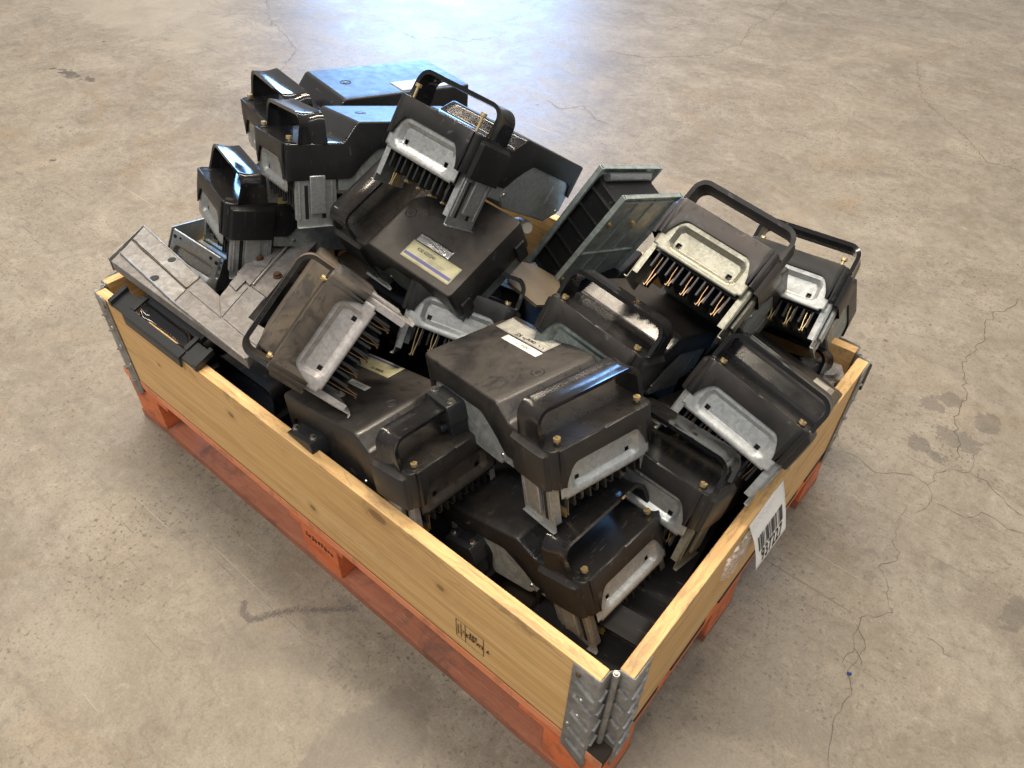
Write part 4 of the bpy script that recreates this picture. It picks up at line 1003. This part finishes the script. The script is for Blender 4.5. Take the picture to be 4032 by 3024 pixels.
for s0, fl_ in ((0.0, False), (SS, False)):
    wl = cho('channel_wall', wall(s0, fl_, LLn), MT['galvwall'])
    bm = bmesh.new()
    for q in (0.35, 0.62): tube(bm, [(LLn*0.05, s0+0.0018, DD*q), (LLn*0.95, s0+0.0018, DD*q)], 0.0022, 8)
    tube(bm, [(LLn*0.42, s0+0.002, DD*0.02), (LLn*0.42, s0+0.002, DD*0.98)], 0.0028, 8); tube(bm, [(LLn*0.12, s0+0.002, DD*0.02), (LLn*0.12, s0+0.002, DD*0.98)], 0.0028, 8)
    tube(bm, [(LLn*0.93, s0+0.002, DD*0.05), (LLn*0.93, s0+0.002, DD*0.95)], 0.0026, 8)
    bmesh.ops.transform(bm, matrix=CM, verts=bm.verts); ob('pressed_rib', bm, wl.data.materials[0], wl)
    for (q, r) in ((0.72, 0.16), (0.72, 0.55), (0.15, 0.12), (0.15, 0.55)):
        bm = bmesh.new(); cyl(bm, (LLn*q, s0+0.0014, DD*r), (LLn*q, s0+0.0030, DD*r), 0.0062, 18); cyl(bm, (LLn*q, s0+0.003, DD*r), (LLn*q, s0+0.0072, DD*r), 0.0045, 6)
        bmesh.ops.transform(bm, matrix=CM, verts=bm.verts); ob('hex_bolt', bm, MT['brass'], wl, smooth=False)
bm = bmesh.new(); box(bm, LLn*0.06, LLn*0.90, 0.004, SS-0.003, 0.012, DD*0.9)
for k in range(6): box(bm, LLn*(0.08+0.15*k), LLn*(0.08+0.15*k)+0.004, 0.0035, SS-0.0025, 0.004, DD*0.6)
cho('core', bm, MT['black'])
bm = bmesh.new(); tube(bm, [(LLn*0.93, 0.01, DD*0.15), (LLn*0.93, 0.01, DD*0.85)], 0.008, 14); cho('end_roller', bm, MT['galv'], 0)

# ------------------------------------------------------------------ small things
# tag hanging off the end board
tg = tag(empty('inventory_tag', Matrix.Translation((0.0, 0.38, 0.34))), 'white paper tag with barcode and number hanging off the short end board', 'tag')
TLp, TRp, BLp, BRp = Vector((0.0015, 0.325, 0.336)), Vector((0.001, 0.430, 0.339)), Vector((0.031, 0.329, 0.249)), Vector((0.032, 0.429, 0.247))
def tp(a, b): # a left..right, b top..bottom
    p = (TLp*(1-a)+TRp*a)*(1-b)+(BLp*(1-a)+BRp*a)*b
    nrm = (TRp-TLp).cross(TLp-BLp).normalized()
    if nrm.x < 0: nrm = -nrm
    return p+nrm*(0.003*math.sin(b*PI)*(1-0.4*a)-0.008*max(0, 0.35-b)*(1-a))
bm = bmesh.new(); NN = 16
g = [[bm.verts.new(tp(i/NN, j/NN)-tg.location) for j in range(NN+1)] for i in range(NN+1)]
for i in range(NN):
    for j in range(NN): bm.faces.new((g[i][j], g[i+1][j], g[i+1][j+1], g[i][j+1]))
bmesh.ops.recalc_face_normals(bm, faces=bm.faces)
ob('paper', bm, MT['paper'], tg, solid=0.0003)
bars = [2, 1, 1, 2, 3, 1, 1, 1, 2, 2, 1, 3, 1, 1, 2, 1, 3, 2, 1, 1, 1, 2, 1, 1, 3, 1, 2, 1, 1, 2, 2, 1, 1, 3, 1, 2, 1, 1, 2, 1, 3, 1, 1]
bm = bmesh.new(); x = 0.10; un = 0.78/sum(bars)
nrm = (TRp-TLp).cross(TLp-BLp).normalized(); nrm = nrm if nrm.x > 0 else -nrm
def quad(bm, a0, a1, b0, b1, e=0.0006, nb=6):
    cols = []
    for k in range(nb+1):
        b = b0+(b1-b0)*k/nb; cols.append((bm.verts.new(tp(a0, b)+nrm*e-tg.location), bm.verts.new(tp(a1, b)+nrm*e-tg.location)))
    for p, q in zip(cols, cols[1:]): bm.faces.new((p[0], p[1], q[1], q[0]))
for i, bw_ in enumerate(bars):
    if i % 2 == 0: quad(bm, x, x+un*bw_, 0.36, 0.66)
    x += un*bw_
bmesh.ops.recalc_face_normals(bm, faces=bm.faces); ob('barcode', bm, MT['ink'], tg, smooth=False)
xa = (tp(0.9, 0.83)-tp(0.1, 0.83)).normalized(); ya = (tp(0.5, 0.76)-tp(0.5, 0.90)).normalized(); za = xa.cross(ya).normalized(); ya = za.cross(xa)
Mt = Matrix((xa, ya, za)).transposed().to_4x4(); Mt.translation = tp(0.50, 0.820)+za*0.0009-tg.location
text('937227', 0.0335, MT['ink'], tg, Mt, bold=0.0005, sx=0.70)
# crumpled clear film and yellow tape holding it
bm = bmesh.new(); nn = 26
g = [[None]*(nn+1) for _ in range(nn+1)]
for i in range(nn+1):
    for j in range(nn+1):
        y = 0.245+0.14*i/nn; zz = 0.348-0.10*(j/nn)*(0.5+0.5*math.sin(i/nn*PI))
        g[i][j] = bm.verts.new((0.004+0.006*abs(noise.noise(Vector((i*.45, j*.5, 3))))+0.004*abs(noise.noise(Vector((i*.9, j*1.1, 9)))), y+0.002*noise.noise(Vector((i, j, 1))), zz))
for i in range(nn):
    for j in range(nn): bm.faces.new((g[i][j], g[i+1][j], g[i+1][j+1], g[i][j+1]))
tag(ob('plastic_film', bm, MT['film'], None, smooth=False), 'crumpled clear plastic film stuck to the end board beside the paper tag', 'plastic film')
bm = bmesh.new(); slab(bm, [(0.31, 0.316), (0.336, 0.322), (0.338, 0.290), (0.322, 0.286)], 0, 0.0006)
o = ob('tape_piece', bm, MT['tape'], None, smooth=False); o.matrix_world = Matrix(((0, 0, 1, 0.0022), (1, 0, 0, 0), (0, 1, 0, 0), (0, 0, 0, 1)))
tag(o, 'small piece of yellow tape on the end board under the paper tag', 'tape')
# cardboard scrap
bm = bmesh.new()
pts = [(-0.555, 0.44), (-0.54, 0.50), (-0.50, 0.54), (-0.44, 0.47), (-0.445, 0.40), (-0.50, 0.38)]
slab(bm, pts, 0.0, 0.005)
cb = ob('cardboard', bm, MT['cardb'], None, smooth=False); cb.matrix_world = Matrix.Translation((0, 0, 0.445)) @ Matrix.Translation((-0.5, .45, 0)) @ Matrix.Rotation(-0.45, 4, 'X') @ Matrix.Rotation(0.35, 4, 'Y') @ Matrix.Translation((0.5, -.45, 0))
tag(cb, 'torn brown cardboard scrap between the middle box and the busbar section', 'cardboard')
# cable gland
bm = bmesh.new(); a = Vector((-0.575, 0.500, 0.505)); b = Vector((-0.540, 0.478, 0.535)); b = a+(Vector((0.030, -0.012, 0.012)))
cyl(bm, a, b, 0.0135, 10); d_ = (b-a).normalized(); cyl(bm, b, b+d_*0.006, 0.0118, 24, 0.0095); cyl(bm, a-d_*0.012, a, 0.011, 24)
bmesh.ops.recalc_face_normals(bm, faces=bm.faces)
gl = ob('cable_gland', bm, MT['nylon'], None, bev=0.001, smooth=True); tag(gl, 'white nylon cable gland at the rear corner of the middle box', 'cable gland')
# ribbed grille
bm = bmesh.new(); gx = Matrix.Translation((-1.115, 0.60, 0.345)) @ Matrix.Rotation(0.25, 4, 'Z') @ Matrix.Rotation(-0.2, 4, 'X')
grl = tag(empty('ribbed_grille', gx), 'pale ribbed metal grille in the gap behind the high left box', 'grille')
box(bm, 0, 0.075, 0.004, 0.008, 0, 0.14); bmesh.ops.recalc_face_normals(bm, faces=bm.faces); ob('back_plate', bm, MT['dark'], grl)
bm = bmesh.new()
for k in range(17): box(bm, 0, 0.075, -0.002, 0.0035, k*0.008, k*0.008+0.0045)
bmesh.ops.recalc_face_normals(bm, faces=bm.faces); ob('ribs', bm, MT['galvbright'], grl, smooth=False)
# crumpled film in the far right corner
bm = bmesh.new(); bmesh.ops.create_icosphere(bm, subdivisions=3, radius=0.03)
for v in bm.verts: v.co *= 1+0.5*noise.noise(v.co*60)+0.25*noise.noise(v.co*160)
pf = ob('film_ball', bm, MT['film'], None, smooth=False); pf.location = (-0.062, 0.745, 0.30); pf.scale = (1.3, 1.0, 0.8)
tag(pf, 'crumpled clear film ball in the far right corner of the collar', 'plastic film')
# blue capped screw lying on the floor
bm = bmesh.new(); cyl(bm, (0.2105, 0.4345, 0.003), (0.2165, 0.4370, 0.003), 0.0022, 12); bmesh.ops.recalc_face_normals(bm, faces=bm.faces)
tag(ob('loose_fuse', bm, simple('blue_plastic', (0.02, 0.04, 0.25), 0.3), None), 'tiny blue and white bit lying on the floor at right', 'debris')
